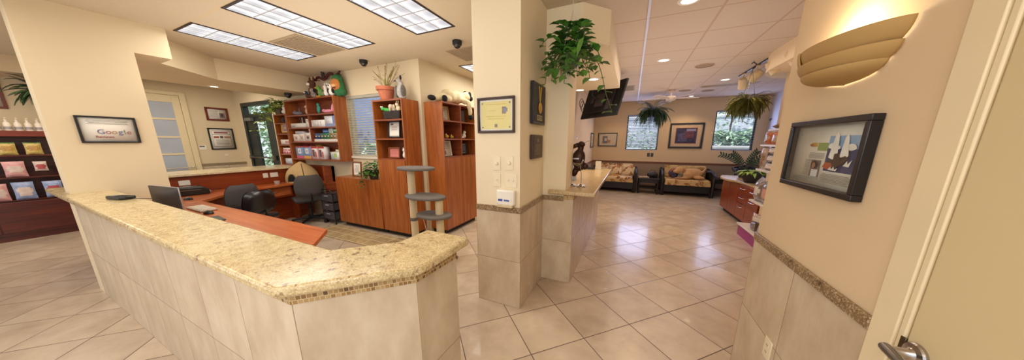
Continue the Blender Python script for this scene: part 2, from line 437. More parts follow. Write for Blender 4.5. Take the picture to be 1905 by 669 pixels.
# waiting room walls
W1=(-.2,.72,1.25,2.35); W2=(2.1,3.03,1.27,2.38)
YB=9.35
wall_y('wall_waiting_back',YB,YB+.15,-1.4,3.4,[W1,W2],WALLW)
m=MB(); m.box(-1.35,-1.2,5.2,YB,0,CEIL); struct(m.build('wall_waiting_left',WALLW))
m=MB(); m.box(3.25,3.4,5.3,YB,0,CEIL); struct(m.build('wall_waiting_right',COOL))
m=MB(); m.box(1.95,2.1,2.2,5.3,0,CEIL); struct(m.build('wall_retail',WALLW))
m=MB(); m.box(.93,1.95,2.2,2.3,0,CEIL); 
struct(m.build('wall_retail_back',WALLW))
GREYW=paint('grey_wainscot','#9c8674')
m=MB(); m.box(-1.2,3.25,YB-.012,YB,0,.85); struct(m.build('trim_10',GREYW))
m=MB(); m.box(-1.2,-1.188,5.2,YB-.012,0,.85); struct(m.build('trim_11',GREYW))
rail('trim_12',[(-1.2,5.2),(-1.2,YB),(3.25,YB)],.84,.895,.022,mat('#74492f',.5))
# curved cornice over the retail corner
m=MB()
def arc(cx,cy,rx,ry,a0,a1,n): return [(cx+rx*math.cos(a0+(a1-a0)*i/n),cy+ry*math.sin(a0+(a1-a0)*i/n)) for i in range(n+1)]
outer=arc(2.15,4.9,.5,.85,PI*1.0,PI*.42,18)
poly=[(2.15,2.3),(1.65,2.3)]+outer+[(2.15,5.6)]
m.prism(poly,2.5,CEIL); struct(m.build('wall_cornice',paint('cornice_cream','#ead7b4')))

# windows with blinds
FRAMED=mat('#2b2f38',.4); FRAMEW=mat('#ded6c2',.4,var=.03)
def window(name,x0,x1,z0,z1,y,slat_m,frame_m,pitch=.042,tilt=.5,depth=.15):
    w=bpy.data.objects.new(name,None); COL.objects.link(w); w.location=((x0+x1)/2,y,z0); struct(w)
    mm=MB(); t=.035
    mm.box(x0,x1,y+.05,y+.1,z0,z0+t); mm.box(x0,x1,y+.05,y+.1,z1-t,z1); mm.box(x0,x0+t,y+.05,y+.1,z0+t,z1-t); mm.box(x1-t,x1,y+.05,y+.1,z0+t,z1-t)
    mm.build('window_frame',frame_m,w,local=False)
    mm=MB(); mm.quad((x0+t,y+.07,z0+t),(x1-t,y+.07,z0+t),(x1-t,y+.07,z1-t),(x0+t,y+.07,z1-t)); mm.build('pane',GLASS,w,local=False)
    mm=MB(); mm.box(x0+.005,x1-.005,y-.0,y+.045,z1-.045,z1-.004)
    n=int((z1-z0-.07)/pitch)
    for i in range(n):
        z=z1-.06-i*pitch; dz=.0235*math.sin(tilt); dy=.0235*math.cos(tilt); c=y+.022
        mm._add([(x0+.008,c-dy,z-dz),(x1-.008,c-dy,z-dz),(x1-.008,c+dy,z+dz),(x0+.008,c+dy,z+dz),
                 (x0+.008,c-dy,z-dz+.0022),(x1-.008,c-dy,z-dz+.0022),(x1-.008,c+dy,z+dz+.0022),(x0+.008,c+dy,z+dz+.0022)],
                [(0,3,2,1),(4,5,6,7),(0,1,5,4),(2,3,7,6),(1,2,6,5),(3,0,4,7)],0)
    for fx in (.2,.8):
        xx=x0+(x1-x0)*fx; mm.box(xx-.0012,xx+.0012,y-.002,y,z0+.02,z1-.03)
    mm.box(x0+.005,x1-.005,y,y+.045,z0+.004,z0+.022)
    mm.build('blinds',slat_m,w,local=False)
    return w
SLATW=slat_mat('blind_slat_white','#e0dacb',.45); SLATC=slat_mat('blind_slat_cool','#e3e8fa',.75)
window('window_1',-4.76,-3.8,1.26,2.31,3.2,SLATW,FRAMEW,.042,.35)
window('window_2',*W1,YB,SLATC,FRAMED,.045,.5); window('window_3',*W2,YB,SLATC,FRAMED,.045,.1)
m=MB(); m.box(-4.82,-3.8,3.17,3.2,1.22,1.26); m.build('window_sill',FRAMEW,bpy.data.objects['window_1'],local=False)

# interior door with four frosted panes (door_2)
d2=bpy.data.objects.new('door_2',None); COL.objects.link(d2); d2.location=(-8.95,1.8,0); struct(d2)
DW=mat('#e0cfa8',.45,var=.02)
x=-8.95
m=MB(); m.box(x,x+.03,2.33,2.42,0,2.55); m.box(x,x+.03,1.24,1.33,0,2.55); m.box(x,x+.03,1.33,2.33,2.48,2.55); m.build('door_casing',DW,d2,bevel=.004,local=False)
m=MB(); m.box(x,x+.022,1.335,1.45,.01,2.475); m.box(x,x+.022,2.215,2.325,.01,2.475); m.box(x,x+.022,1.45,2.215,2.33,2.475); m.box(x,x+.022,1.45,2.215,.01,.9)
leaf=m.build('door_leaf',DW,d2,bevel=.003,local=False)
for z in (1.24,1.6,1.97):
    m=MB(); m.box(x,x+.022,1.45,2.215,z,z+.035); m.build('glazing_bar',DW,d2,local=False)
for z0,z1 in ((.9,1.24),(1.275,1.6),(1.635,1.97),(2.005,2.33)):
    m=MB(); m.box(x,x+.012,1.45,2.215,z0,z1); m.build('frosted_pane',FROST,d2,local=False)
m=MB(); m.tube([(x+.02,2.27,.96),(x+.07,2.27,.96)],.012,10); m.tube([(x+.07,2.27,.96),(x+.07,2.2,.96),(x+.07,1.6,.955)],.013,10); m.ball((x+.07,2.28,.96),.022); m.build('door_handle',mat('#cfc8c0',.3,.6),d2,local=False)

# exterior glass door (door_3) with transom, closer and push bar
d3=bpy.data.objects.new('door_3',None); COL.objects.link(d3); d3.location=(-8.0,3.22,0); struct(d3)
GF=mat('#1f2a2a',.4,var=.15)
m=MB(); a,b=-8.68,-7.32; y0,y1=3.2,3.3
m.box(a,a+.1,y0,y1,0,2.42); m.box(b-.06,b,y0,y1,0,2.42); m.box(a+.1,b-.06,y0,y1,2.34,2.42); m.box(a+.1,b-.06,y0,y1,2.08,2.16); m.build('door_frame',GF,d3,local=False)
m=MB(); m.box(a+.1,a+.48,y0+.02,y0+.07,.02,2.08); m.box(b-.36,b-.06,y0+.02,y0+.07,.02,2.08); m.box(a+.48,b-.36,y0+.02,y0+.07,1.98,2.08); m.box(a+.48,b-.36,y0+.02,y0+.07,.02,.3)
m.build('door_leaf',GF,d3,local=False)
m=MB(); m.quad((a+.48,y0+.04,.3),(b-.36,y0+.04,.3),(b-.36,y0+.04,1.98),(a+.48,y0+.04,1.98)); m.build('pane',GLASS,d3,local=False)
m=MB(); m.quad((a+.1,y0+.05,2.16),(b-.06,y0+.05,2.16),(b-.06,y0+.05,2.34),(a+.1,y0+.05,2.34)); m.build('transom_pane',GLASS,d3,local=False)
m=MB(); m.box(-8.5,-8.2,y0-.05,y0+.01,2.0,2.07); m.build('door_closer',mat('#8b8b86',.4,.5),d3,local=False)
m=MB(); m.tube([(-8.55,y0-.05,1.15),(-7.45,y0-.05,1.15)],.018,8); m.box(-8.57,-8.5,y0-.06,y0+.02,1.1,1.2);m.box(-7.5,-7.43,y0-.06,y0+.02,1.1,1.2); m.build('push_bar',STEEL,d3,local=False)
# ------------------------------------------------------------------ reception counter
rc=thing('reception_counter','tiled half-height reception counter with cream granite top and mosaic band, in the foreground','counter',(-2.8,.5,0))
out=[(-4.78,.43),(-1.086,.43),(-.784,.735),(-.774,1.0)]; inn=[(-.975,1.0),(-.985,.86),(-1.21,.62),(-4.78,.6)]
m=MB(); m.prism(out+inn,0,.94); 
TA=wtile('counter_tile_front',(1,0,0),-1.086,.457,dz=.471); TB=wtile('counter_tile_diagonal',(S2,S2,0),(-1.086+.43)*S2,.436,dz=.471); TC=wtile('counter_tile_end',(0,1,0),.735,.457,dz=.471)
o=m.build('tiled_base',[TA,TB,TC],rc,local=False)
for p in o.data.polygons:
    n=p.normal
    p.material_index = 0 if n.y<-.9 or n.y>.5 else (1 if n.x>.4 and n.y<-.4 else 2)
def offs(poly,d):
    P=[Vector(p) for p in poly]; O=[]
    N=[Vector(((P[i+1]-P[i]).y,-(P[i+1]-P[i]).x)).normalized() for i in range(len(P)-1)]
    for i,p in enumerate(P):
        if i==0:o=N[0]
        elif i==len(P)-1:o=N[-1]
        else:
            o=N[i-1]+N[i]; o=o/o.dot(N[i])
        O.append(tuple(p+o*d))
    return O
mo=offs(out,.006); m=MB(); m.prism(mo+[(-.78,1.003),(-.98,1.003),(-.99,.86),(-1.21,.61),(-4.78,.59)],.94,.994)
MA=mosaic_mat('mosaic_front',(1,0,0)); MBb=mosaic_mat('mosaic_diagonal',(S2,S2,0)); MC=mosaic_mat('mosaic_end',(0,1,0))
o=m.build('mosaic_band',[MA,MBb,MC],rc,local=False)
for p in o.data.polygons:
    n=p.normal; p.material_index = 0 if n.y<-.9 or n.y>.5 else (1 if n.x>.4 and n.y<-.4 else 2)
m=MB(); m.prism([(-5.6,.377),(-1.062,.377),(-.735,.70),(-.725,.75),(-.728,1.055),(-.745,1.066),(-1.018,1.066),(-1.022,.865),(-1.225,.668),(-4.78,.66),(-4.78,.43),(-5.0,.43),(-5.0,.66),(-5.6,.66)],.994,1.035)
m.build('granite_top',GRAN,rc,bevel=.013,seg=4,local=False)
m=MB(); m.box(-4.78,-1.4,.6,.63,.0,.715); m.build('back_panel',WOODX,rc,local=False)

# waiting-side counter
wc=thing('tiled_counter','tiled counter with tan granite top running back from the central column','counter',(-.65,3.9,0))
m=MB(); m.prism([(-.83,2.597),(-.5,2.597),(-.5,5.0),(-.83,5.0),(-.83,2.905),(-.58,2.905),(-.58,2.6045),(-.83,2.6045)],0,.935)
o=m.build('tiled_base',[wtile('counter_tile_a',(1,0,0),-.83,.46,dz=.471),wtile('counter_tile_b',(0,1,0),2.602,.457,dz=.471)],wc,local=False)
for p in o.data.polygons: p.material_index=1 if abs(p.normal.x)>.5 else 0
m=MB(); m.box(-.6,-.495,2.592,2.597,.935,.99); m.box(-.5,-.495,2.597,5.0,.935,.99); m.box(-.58,-.5,2.597,5.0,.935,.99); m.build('mosaic_band',[mosaic_mat('mosaic_c',(1,0,0),z0=.935)],wc,local=False)
m=MB(); m.prism([(-.76,2.548),(-.29,2.548),(-.3,5.05),(-.86,5.2),(-.80,2.9),(-.585,2.9),(-.585,2.605),(-.76,2.605)],.99,1.03); m.build('granite_top',GRAN2,wc,bevel=.01,seg=3,local=False)

# ------------------------------------------------------------------ desks
dk=thing('reception_desk','long orange-brown cherry wood desk behind the granite counter','desk',(-3.5,1.0,0))
m=MB(); m.prism([(-4.775,.64),(-2.2,.64),(-2.2,1.08),(-2.47,1.335),(-5.2,1.335),(-5.2,1.03),(-4.775,1.03)],.705,.74); m.build('desktop',WOODX,dk,bevel=.004,local=False)
m=MB(); m.box(-2.75,-2.72,.66,1.15,0,.705); m.build('leg_panel',WOODP,dk,local=False)
m=MB(); m.box(-4.6,-4.15,.7,1.2,0,.704); m.build('pedestal',WOODP,dk,local=False)
sd=thing('side_desk','cherry wood desk running along the low partition below the interior door','desk',(-5.9,2,0))
m=MB(); m.prism([(-6.195,.64),(-5.205,.64),(-5.205,1.335),(-5.5,1.62),(-5.75,2.0),(-5.86,2.78),(-5.42,2.82),(-5.42,3.135),(-6.195,3.135)],.705,.742); m.build('desktop',WOODY,sd,bevel=.004,local=False)
m=MB(); m.box(-6.19,-5.9,2.05,2.68,.5,.705); pd=m.build('drawer_box',WOODP,sd,local=False)
m=MB(); m.box(-5.9,-5.885,2.08,2.65,.53,.695); dr=m.build('drawer',wood_mat('drawer_wood',1,'#8a3d1a','#a8562a','#bd6e3c'),sd,bevel=.003,local=False)
m=MB(); m.tube([(-5.885,2.3,.615),(-5.86,2.31,.615),(-5.86,2.42,.615),(-5.885,2.43,.615)],.006,8); m.build('handle',CHROME,dr,local=False)
m=MB(); m.box(-6.19,-5.93,2.75,2.78,.0,.705); m.build('leg_panel',WOODP,sd,local=False)
pt=thing('ledge_counter','dark red wood partition with pale granite ledge behind the side desk','counter',(-6.3,2,0))
m=MB(); m.box(-6.4,-6.2,.64,3.16,0,1.0); m.build('wood_panel',WOODP,pt,local=False)
m=MB(); m.box(-6.85,-6.14,.64,3.19,1.0,1.038); m.build('granite_ledge',granite_mat('ledge_granite',('#c9b186','#e3d3aa','#efe2bd'),'#b08a5c'),pt,bevel=.008,local=False)
bp=thing('desk_backsplash','dark red wood board on the wall behind the desk end, under the wall shelves','panel',(-5.8,3.16,.36))
m=MB(); m.box(-6.2,-5.36,3.14,3.185,.742,1.05); m.build('back_panel',WOODP,bp,local=False)
m=MB(); m.box(-5.40,-5.36,3.0,3.185,.36,1.05); m.build('end_panel',WOODP,bp,local=False)

# ------------------------------------------------------------------ shelves, cabinets
def shelf_unit(name,label,cat,x0,x1,yf,yb,z0,z1,shelves,divs,inm=WOODIN,outm=WOODZ,t=.022):
    c=thing(name,label,cat,((x0+x1)/2,(yf+yb)/2,z0))
    for xx in (x0,x1-t):
        m=MB(); m.box(xx,xx+t,yf,yb,z0,z1); m.build('side_panel',outm,c,bevel=.0015,local=False)
    m=MB(); m.box(x0+t,x1-t,yb-.012,yb,z0,z1); m.build('back_panel',inm,c,local=False)
    m=MB(); m.box(x0+t,x1-t,yf,yb-.012,z1-t,z1); m.build('top_panel',WOODIN,c,local=False)
    for z in shelves:
        m=MB(); m.box(x0+t,x1-t,yf+.002,yb-.012,z-t,z); m.build('shelf',WOODIN,c,local=False)
    for xx,za,zb in divs:
        m=MB(); m.box(xx-t/2,xx+t/2,yf+.002,yb-.012,za,zb-t); m.build('divider',WOODIN,c,local=False)
    return c
YF=2.965; YK=3.195
us=shelf_unit('wall_shelf_unit','large cherry wall shelf unit crowded with boxes, left of the blinds window','shelf unit',-6.29,-4.75,YF,YK,1.165,2.30,[1.19,1.52,1.785,2.02],[(-5.55,1.52,1.785),(-5.55,1.785,2.02),(-5.55,2.02,2.30)])
ss=shelf_unit('narrow_shelf_unit','narrow cherry shelf tower standing on the granite ledge by the glass door','shelf unit',-6.76,-6.312,YF,YK,1.04,2.06,[1.06,1.27,1.46,1.68,1.89],[])
# low cabinet
lc=thing('low_cabinet','low cherry cabinet under the blinds window with a picture and a plant on it','cabinet',(-4.2,3.0,0))
m=MB(); m.box(-4.80,-3.665,2.86,3.185,.08,.905); m.build('carcass',WOODZ,lc,bevel=.002,local=False)
m=MB(); m.box(-4.76,-3.67,2.92,3.15,0,.08); m.build('plinth',BLACKM,lc,local=False)
for x0,x1 in ((-4.796,-4.24),(-4.236,-3.67)):
    m=MB(); m.box(x0,x1,2.848,2.86,.085,.90); m.build('door',WOODZ,lc,local=False)
tc=shelf_unit('tall_cabinet','tall cherry bookcase cabinet right of the blinds window, potted plant on top','cabinet',-3.66,-3.045,2.86,3.185,.08,2.13,[1.262,1.57,1.85],[])
m=MB(); m.box(-3.638,-3.067,2.848,2.872,.085,1.24); m.build('door',WOODZ,tc,local=False)
m=MB(); m.box(-3.64,-3.07,2.92,3.15,0,.08); m.build('plinth',BLACKM,tc,local=False)
# right cabinet faces +x
rcb=thing('display_cabinet','cherry display cabinet beside the central column, stuffed toy lying on top','cabinet',(-2.83,3.7,0))
t=.022; Y0,Y1=3.25,4.2; XF,XB=-2.65,-2.995
for yy in (Y0,Y1-t):
    m=MB(); m.box(XB,XF,yy,yy+t,.08,2.12); m.build('side_panel',WOODZ,rcb,bevel=.0015,local=False)
m=MB(); m.box(XB,XB+.012,Y0+t,Y1-t,.08,2.12); m.build('back_panel',WOODIN,rcb,local=False)
m=MB(); m.box(XB+.012,XF,Y0+t,Y1-t,2.12-t,2.12); m.build('top_panel',WOODIN,rcb,local=False)
for z in (1.285,1.57,1.85):
    m=MB(); m.box(XB+.012,XF-.002,Y0+t,Y1-t,z-t,z); m.build('shelf',WOODIN,rcb,local=False)
for z in ((1.285,1.57-t),(1.57,1.85-t),(1.85,2.12-t)):
    m=MB(); m.box(XB+.012,XF-.002,3.725-t/2,3.725+t/2,z[0],z[1]); m.build('divider',WOODIN,rcb,local=False)
for y0,y1 in ((Y0+t,3.724),(3.728,Y1-t)):
    m=MB(); m.box(XF-.02,XF-.001,y0,y1,.085,1.262); m.build('door',WOODZ,rcb,local=False)
m=MB(); m.box(XB+.02,XF-.07,Y0+.03,Y1-.03,0,.08); m.build('plinth',BLACKM,rcb,local=False)

# hall shelf (far left), dark red wood, faces +x
hs=thing('dark_wood_shelf','dark red wood retail shelf at the far left stocked with packaged treats','shelf',(-8.75,.5,0))
X0,X1=-8.94,-8.62; ya,yb=-1.0,1.22
m=MB(); m.box(X0,X1-.02,ya,yb,0,.09); m.build('plinth',WOODD,hs,local=False)
m=MB(); m.box(X0,X1,ya,yb,.09,.62); m.build('base_cabinet',WOODD,hs,bevel=.003,local=False)
for y0,y1 in ((-.45,.15),(.16,.76),(.77,1.215)):
    m=MB(); m.box(X1,X1+.014,y0,y1,.13,.6); dd=m.build('door',WOODD,hs,bevel=.003,local=False)
m=MB(); m.box(X0,X1+.03,ya,yb,1.60,1.685); m.build('top_panel',wood_mat('dark_shelf_top',1,'#4a140a','#6b2312','#7f3220'),hs,bevel=.004,local=False)
m=MB(); m.box(X0,X0+.02,ya,yb,.62,1.60); m.build('back_panel',WOODD,hs,local=False)
for z in (.63,.985,1.32):
    m=MB(); m.box(X0+.02,X1,ya,yb,z-.022,z); m.build('shelf',WOODD,hs,local=False)
for y in (ya,yb-.02):
    m=MB(); m.box(X0+.02,X1,y,y+.02,.62,1.60); m.build('side_panel',WOODD,hs,local=False)

# waiting-side wood cabinet with curved top
kc=thing('treat_counter','curved cherry checkout cabinet with speckled top beyond the retail shelves','cabinet',(2.1,6.3,0))
m=MB(); m.box(1.96,2.55,5.36,7.25,.08,.735); m.build('carcass',WOODP,kc,local=False)
m=MB(); m.box(2.02,2.5,5.4,7.2,0,.08); m.build('plinth',BLACKM,kc,local=False)
for y0,y1 in ((6.77,7.24),(6.29,6.76)):
    m=MB(); m.box(1.945,1.96,y0,y1,.09,.72); m.build('door',wood_mat('cherry_counter_front',2,'#6b220c','#8d3a17','#a04e22'),kc,bevel=.002,local=False)
for y0,y1,z0,z1 in ((5.83,6.28,.56,.72),(5.83,6.28,.39,.55),(5.83,6.28,.09,.38),(5.37,5.82,.56,.72),(5.37,5.82,.09,.55)):
    m=MB(); m.box(1.945,1.96,y0,y1,z0,z1); q=m.build('drawer',WOODP,kc,bevel=.002,local=False)
    yc=(y0+y1)/2; zc=z1-.06
    m=MB(); m.tube([(1.945,yc-.09,zc),(1.918,yc-.07,zc),(1.918,yc+.07,zc),(1.945,yc+.09,zc)],.007,6); m.build('handle',CHROME,q,local=False)
pts=[]
for i in range(21):
    tt=i/20; y=5.33+tt*2.0; pts.append((1.93-.10*math.sin(PI*min(1,max(0,(tt-.5)/.5)))+.03*math.sin(2*PI*tt),y))
m=MB(); m.prism(pts+[(2.6,7.33),(2.6,5.33)],.735,.775); m.build('countertop',GRAN2,kc,bevel=.008,local=False)

# retail shelves on the wall
gs=thing('wall_shelving','white-edged wall shelves of bagged pet treats behind the right wall','shelves',(1.9,4.4,.2))
SH=mat('#d8d2cc',.4,var=.04)
for z,xf,y1 in ((.64,1.745,5.16),(1.12,1.75,5.14),(1.48,1.755,5.15),(1.70,1.80,5.12)):
    m=MB(); m.box(xf,1.945,3.2,y1,z-.03,z); m.build('shelf',SH,gs,bevel=.004,local=False)
for y in (3.3,4.3,5.05):
    m=MB(); m.box(1.93,1.949,y-.02,y+.02,.3,1.85); m.build('upright',SH,gs,local=False)
mg=thing('magenta_plinth','magenta base unit with a white lip on the floor under the shelves','plinth',(1.85,4.4,0))
m=MB(); m.box(1.74,1.945,3.2,5.35,0,.17); m.build('base',mat('#9a2f78',.45,var=.08),mg,local=False)
m=MB(); m.box(1.715,1.945,3.18,5.37,.17,.195); m.build('lip',SH,mg,bevel=.004,local=False)

# ------------------------------------------------------------------ task chairs
def task_chair(label,loc,rz,seatm,backm,lowm=BLACKM,backh=.93,w=.44,seat_z=.46,leather=False):
    c=thing('office_chair',label,'chair',loc,rz)
    for k in range(5):
        a=2*PI*k/5+.3; d=Vector((math.cos(a),math.sin(a),0))
        m=MB(); m.tube([d*.03+Vector((0,0,.1)),d*.18+Vector((0,0,.09)),d*.30+Vector((0,0,.075))],[.028,.022,.018],8)
        lg=m.build('leg',lowm,c)
        m=MB(T=Matrix.Translation(d*.30)@Matrix.Rotation(a,4,'Z')); m.tube([(0,-.022,.03),(0,.022,.03)],.03,12); m.tube([(0,0,.05),(0,0,.085)],.008,6); m.build('caster',lowm,lg)
    m=MB(); m.lathe([(.035,.07),(.04,.13),(.028,.14),(.026,.28),(.018,.285),(.018,.42)],14); m.build('gas_post',lowm,c)
    m=MB(); m.box(-.1,.1,-.12,.12,seat_z-.06,seat_z-.035); m.tube([(.1,.05,seat_z-.05),(.24,.05,seat_z-.06)],.007,6); m.build('mechanism',lowm,c)
    m=MB(); m.box(-.235,.235,-.22,.24,seat_z-.035,seat_z+.04); m.build('seat',seatm,c,bevel=.035,seg=4)
    m=MB(); m.tube([(0,-.16,seat_z-.05),(0,-.27,seat_z-.04),(0,-.30,seat_z+.05),(0,-.285,seat_z+.25)],[.016]*4,8); m.build('back_bar',lowm,c)
    z0=seat_z+.08; z1=backh
    def fn(u,v,s):
        x=(u-.5); rr=1-.0*abs(x)
        zz=z0+(z1-z0)*v
        wd=w*(1-.28*(2*v-1.0)**4 - (.10 if v>.5 else .0)*(v-.5)*2)
        y=-.25-.04*v+ .10*(2*x)**2*.6
        edge=(1-(2*abs(x))**6)*(1-(abs(2*v-1))**6)
        return (x*wd,y+s*(.008+.035*max(0,edge)),zz)
    m=MB(); m.sheet(lambda u,v:fn(u,v,1),14,12); m.sheet(lambda u,v:fn(1-u,v,-1),14,12)
    # rim
    b=m.build('backrest',backm,c)
    return c
LEATH=mat('#17161b',.28,var=.2,scale=40,coat=.2)
GREYF=mat('#4c4746',.85,var=.15,scale=90,bump=.2)
task_chair('grey fabric task chair with five-star base facing the desk by the pet cave',(-5.50,2.74,0),math.radians(72),CHAR,GREYF,backh=.93)
task_chair('black leather office chair tucked behind the long reception desk',(-4.87,1.67,0),math.radians(102),LEATH,LEATH,backh=.86,w=.40)
task_chair('charcoal fabric office chair just beyond the black leather one at the desk',(-5.47,1.72,0),math.radians(100),CHAR,GREYF,backh=.90,w=.42)

# ------------------------------------------------------------------ couches
WICK=mat('#15100f',.5,var=.5,scale=60,bump=.4)
def pattern_mat(name,base,cols,sc):
    t=NT(name); p=t.pos(True); f=t.noise(p,sc,3,.6); g=t.noise(p,sc*2.3,3,.6)
    c=t.ramp(f,[(.0,base),(.52,base),(.56,cols[0]),(.62,cols[1]),(.68,base)])
    c=t.mix(t.ramp(g,[(.58,(0,0,0)),(.62,(1,1,1))]),c,cols[2]); t.set(**{'Base Color':c,'Roughness':.85}); return t.m
PRINT=pattern_mat('animal_print_fabric','#d2bd96',('#8a4d22','#5a3a2a','#a98257'),6)
PRINT2=pattern_mat('tan_print_fabric','#c6a878',('#a37a48','#8a6238','#b8965f'),5)
def couch(label,x0,x1,fab,tag_):
    c=thing('wicker_couch',label,'couch',((x0+x1)/2,8.9,0))
    W=(x1-x0)/2
    m=MB(); m.box(-W+.06,W-.06,-.36,.36,.10,.34); m.build('base_frame',WICK,c,bevel=.01)
    for sx in (-1,1):
        pts=[(sx*(W-.03),-.38,.02),(sx*(W-.03),-.39,.42),(sx*(W-.02),-.34,.58),(sx*(W-.02),-.22,.66),(sx*(W-.02),0,.68),(sx*(W-.03),.34,.72),(sx*(W-.03),.38,.05)]
        m=MB(); m.tube(pts,.04,8); m.box(sx*(W-.06),sx*(W-.02),-.36,.36,.1,.62); m.build('arm',WICK,c)
        for y in (-.36,.36):
            m=MB(); m.tube([(sx*(W-.07),y,0),(sx*(W-.07),y,.12)],[.022,.03],8); m.build('leg',WICK,c)
    m=MB(); m.box(-W+.06,W-.06,.28,.36,.3,.72); m.build('back_frame',WICK,c,bevel=.02)
    m=MB(); m.box(-W+.09,W-.09,-.40,.28,.345,.47); m.build('seat_cushion',fab,c,bevel=.04,seg=4)
    m=MB(T=Matrix.Translation((0,.2,.47))@Matrix.Rotation(-.25,4,'X')); m.box(-W+.1,W-.1,-.06,.08,0,.36); m.build('back_cushion',fab,c,bevel=.05,seg=4)
    m=MB(); m.box(-W+.09,W-.09,-.415,-.40,.31,.40); m.build('valance',PRINT2 if fab is PRINT else fab,c,bevel=.004)
    return c
couch('black wicker couch with cream animal-print cushions, left of the two couches',-1.12,.20,PRINT,0)
couch('black wicker couch with tan cushions and a stuffed dog, right of the two couches',.86,2.12,PRINT2,1)
def side_table(label,x,y,w,d,h):
    c=thing('wicker_side_table',label,'table',(x,y,0))
    m=MB(); m.box(-w/2,w/2,-d/2,d/2,h-.03,h); m.build('table_top',WICK,c,bevel=.008)
    for sx in (-1,1):
        for sy in (-1,1):
            m=MB(); m.tube([(sx*(w/2-.03),sy*(d/2-.03),0),(sx*(w/2-.03),sy*(d/2-.03),h-.03)],.02,8); m.build('leg',WICK,c)
    m=MB(); m.box(-w/2+.03,w/2-.03,-d/2+.03,d/2-.03,.16,.18); m.build('lower_shelf',WICK,c)
    m=MB(); m.box(-w/2+.03,w/2-.03,-d/2+.035,-d/2+.05,h-.14,h-.03); m.build('apron',WICK,c)
    return c
side_table('black wicker side table between the two couches',.53,8.75,.56,.6,.47)
side_table('black wicker side table in the corner right of the tan couch',2.36,9.05,.42,.4,.5)
ac=thing('wicker_armchair','dark wicker chair with a rounded back under the right window','chair',(2.78,8.3,0),math.radians(20))
m=MB(); m.box(-.28,.28,-.28,.28,.12,.40); m.build('seat',WICK,ac,bevel=.03)
m=MB(); m.tube([(-.3,-.3,.0),(-.32,-.3,.5),(-.32,0,.68),(-.26,.28,.84),(0,.33,.9),(.26,.28,.84),(.32,0,.68),(.32,-.3,.5),(.3,-.3,0)],.035,8); m.build('frame',WICK,ac)
m=MB(); m.sheet(lambda u,v:(math.sin((u-.5)*2.6)*.3,.02+.28*math.cos((u-.5)*2.6),.4+.45*v),12,4); m.build('backrest',WICK,ac,solid=.03)
# ------------------------------------------------------------------ framed pictures
PAPER=mat('#e6e0d4',.6,var=.03); PAPERY=mat('#d9cf8e',.55,var=.05,scale=8); INK=mat('#5d5650',.7); INKL=mat('#8f877c',.7)
FBLACK=mat('#171518',.35,var=.1); FBROWN=mat('#3a2015',.4,var=.2); FRED=mat('#6e2718',.35,var=.2); FWOOD=mat('#8a4a24',.45,var=.2)
def framed(label,loc,rz,w,h,fw,fm,rects,depth=.022,paper=PAPER,glass=False,name='framed_picture',cat='picture',tilt=0,group=None,print_name='print'):
    t=thing(name,label,cat,loc,rz,group)
    if tilt: t.rotation_euler=(tilt,0,rz)
    m=MB(); W=w/2;H_=h/2; d=-depth
    def ring(x0,x1,z0,z1): m.box(x0,x1,d,-.001,z0,z1)
    ring(-W,W,H_-fw,H_); ring(-W,W,-H_,-H_+fw); ring(-W,-W+fw,-H_+fw,H_-fw); ring(W-fw,W,-H_+fw,H_-fw)
    m.build('frame',fm,t,bevel=min(.003,fw*.2))
    m=MB(); a=W-fw; b=H_-fw; y=-.006
    m.box(-a,a,y,-.001,-b,b)
    mats=[paper]; k=0
    for r in rects:
        x0,x1,z0,z1,c=r[:5]
        if c not in mats: mats.append(c)
        k+=1; yy=y-.00025*k
        X0=-a+2*a*x0; X1=-a+2*a*x1; Z0=b-2*b*z1; Z1=b-2*b*z0
        m.quad((X0,yy,Z0),(X1,yy,Z0),(X1,yy,Z1),(X0,yy,Z1),mats.index(c))
    for r in rects:
        pass
    m.build(print_name,mats,t,smooth=0)
    if glass:
        m=MB(); m.quad((-a,d+.006,-b),(a,d+.006,-b),(a,d+.006,b),(-a,d+.006,b)); m.build('glass_pane',GLASS,t)
    return t
def lines(x0,x1,z0,z1,n,c,jit=.15,th=.35):
    r=[]; h=(z1-z0)/n
    for i in range(n):
        w=(x1-x0)*(1-rnd.random()*jit); xc=(x0+x1)/2; r.append((xc-w/2,xc+w/2,z0+h*i,z0+h*i+h*th,c))
    return r
# on the pillar: the review sign
pk=mat('#b98a96',.6); gr=mat('#8d8a9a',.6)
g=framed('black framed review certificate on the cream pillar above the granite counter',(-4.78,.738,1.637),PI/2,.335,.255,.014,FBLACK,lines(.12,.9,.1,.3,4,INKL),name='framed_sign',cat='sign')
lc_=['#62698f','#a0626a','#a58a62','#62698f','#62876f','#a0626a']
xx=-.072
for ch,c,wd in zip('Google',lc_,(.0455,.0345,.0345,.0345,.0165,.032)):
    text('lettering',ch,.062,g,mat(c,.6),(xx+wd/2,-.0085,-.022),spacing=1); xx+=wd
text('lettering','Reviews',.031,g,mat('#9a3f3a',.6),(-.035,-.0085,-.070))
text('lettering','....................',.02,g,INKL,(-.02,-.0085,-.09))
# column front certificate
YB_=mat('#cdbd6e',.6); 
framed('yellow certificate in a dark brown frame on the front of the central column',(-1.045,1.97,1.735),0,.345,.285,.017,FBROWN,
   [(.03,.97,.03,.97,WHITE),(.05,.95,.06,.94,PAPERY),(.2,.8,.14,.17,YB_),(.68,.80,.24,.46,INKL),(.72,.84,.28,.40,gr),(.3,.5,.34,.36,YB_),(.2,.8,.52,.545,YB_),(.25,.75,.60,.62,YB_),(.46,.54,.78,.88,INKL),(.08,.11,.1,.14,INK),(.89,.92,.1,.14,INK),(.08,.11,.86,.9,INK),(.89,.92,.86,.9,INK)],name='framed_certificate',cat='certificate')
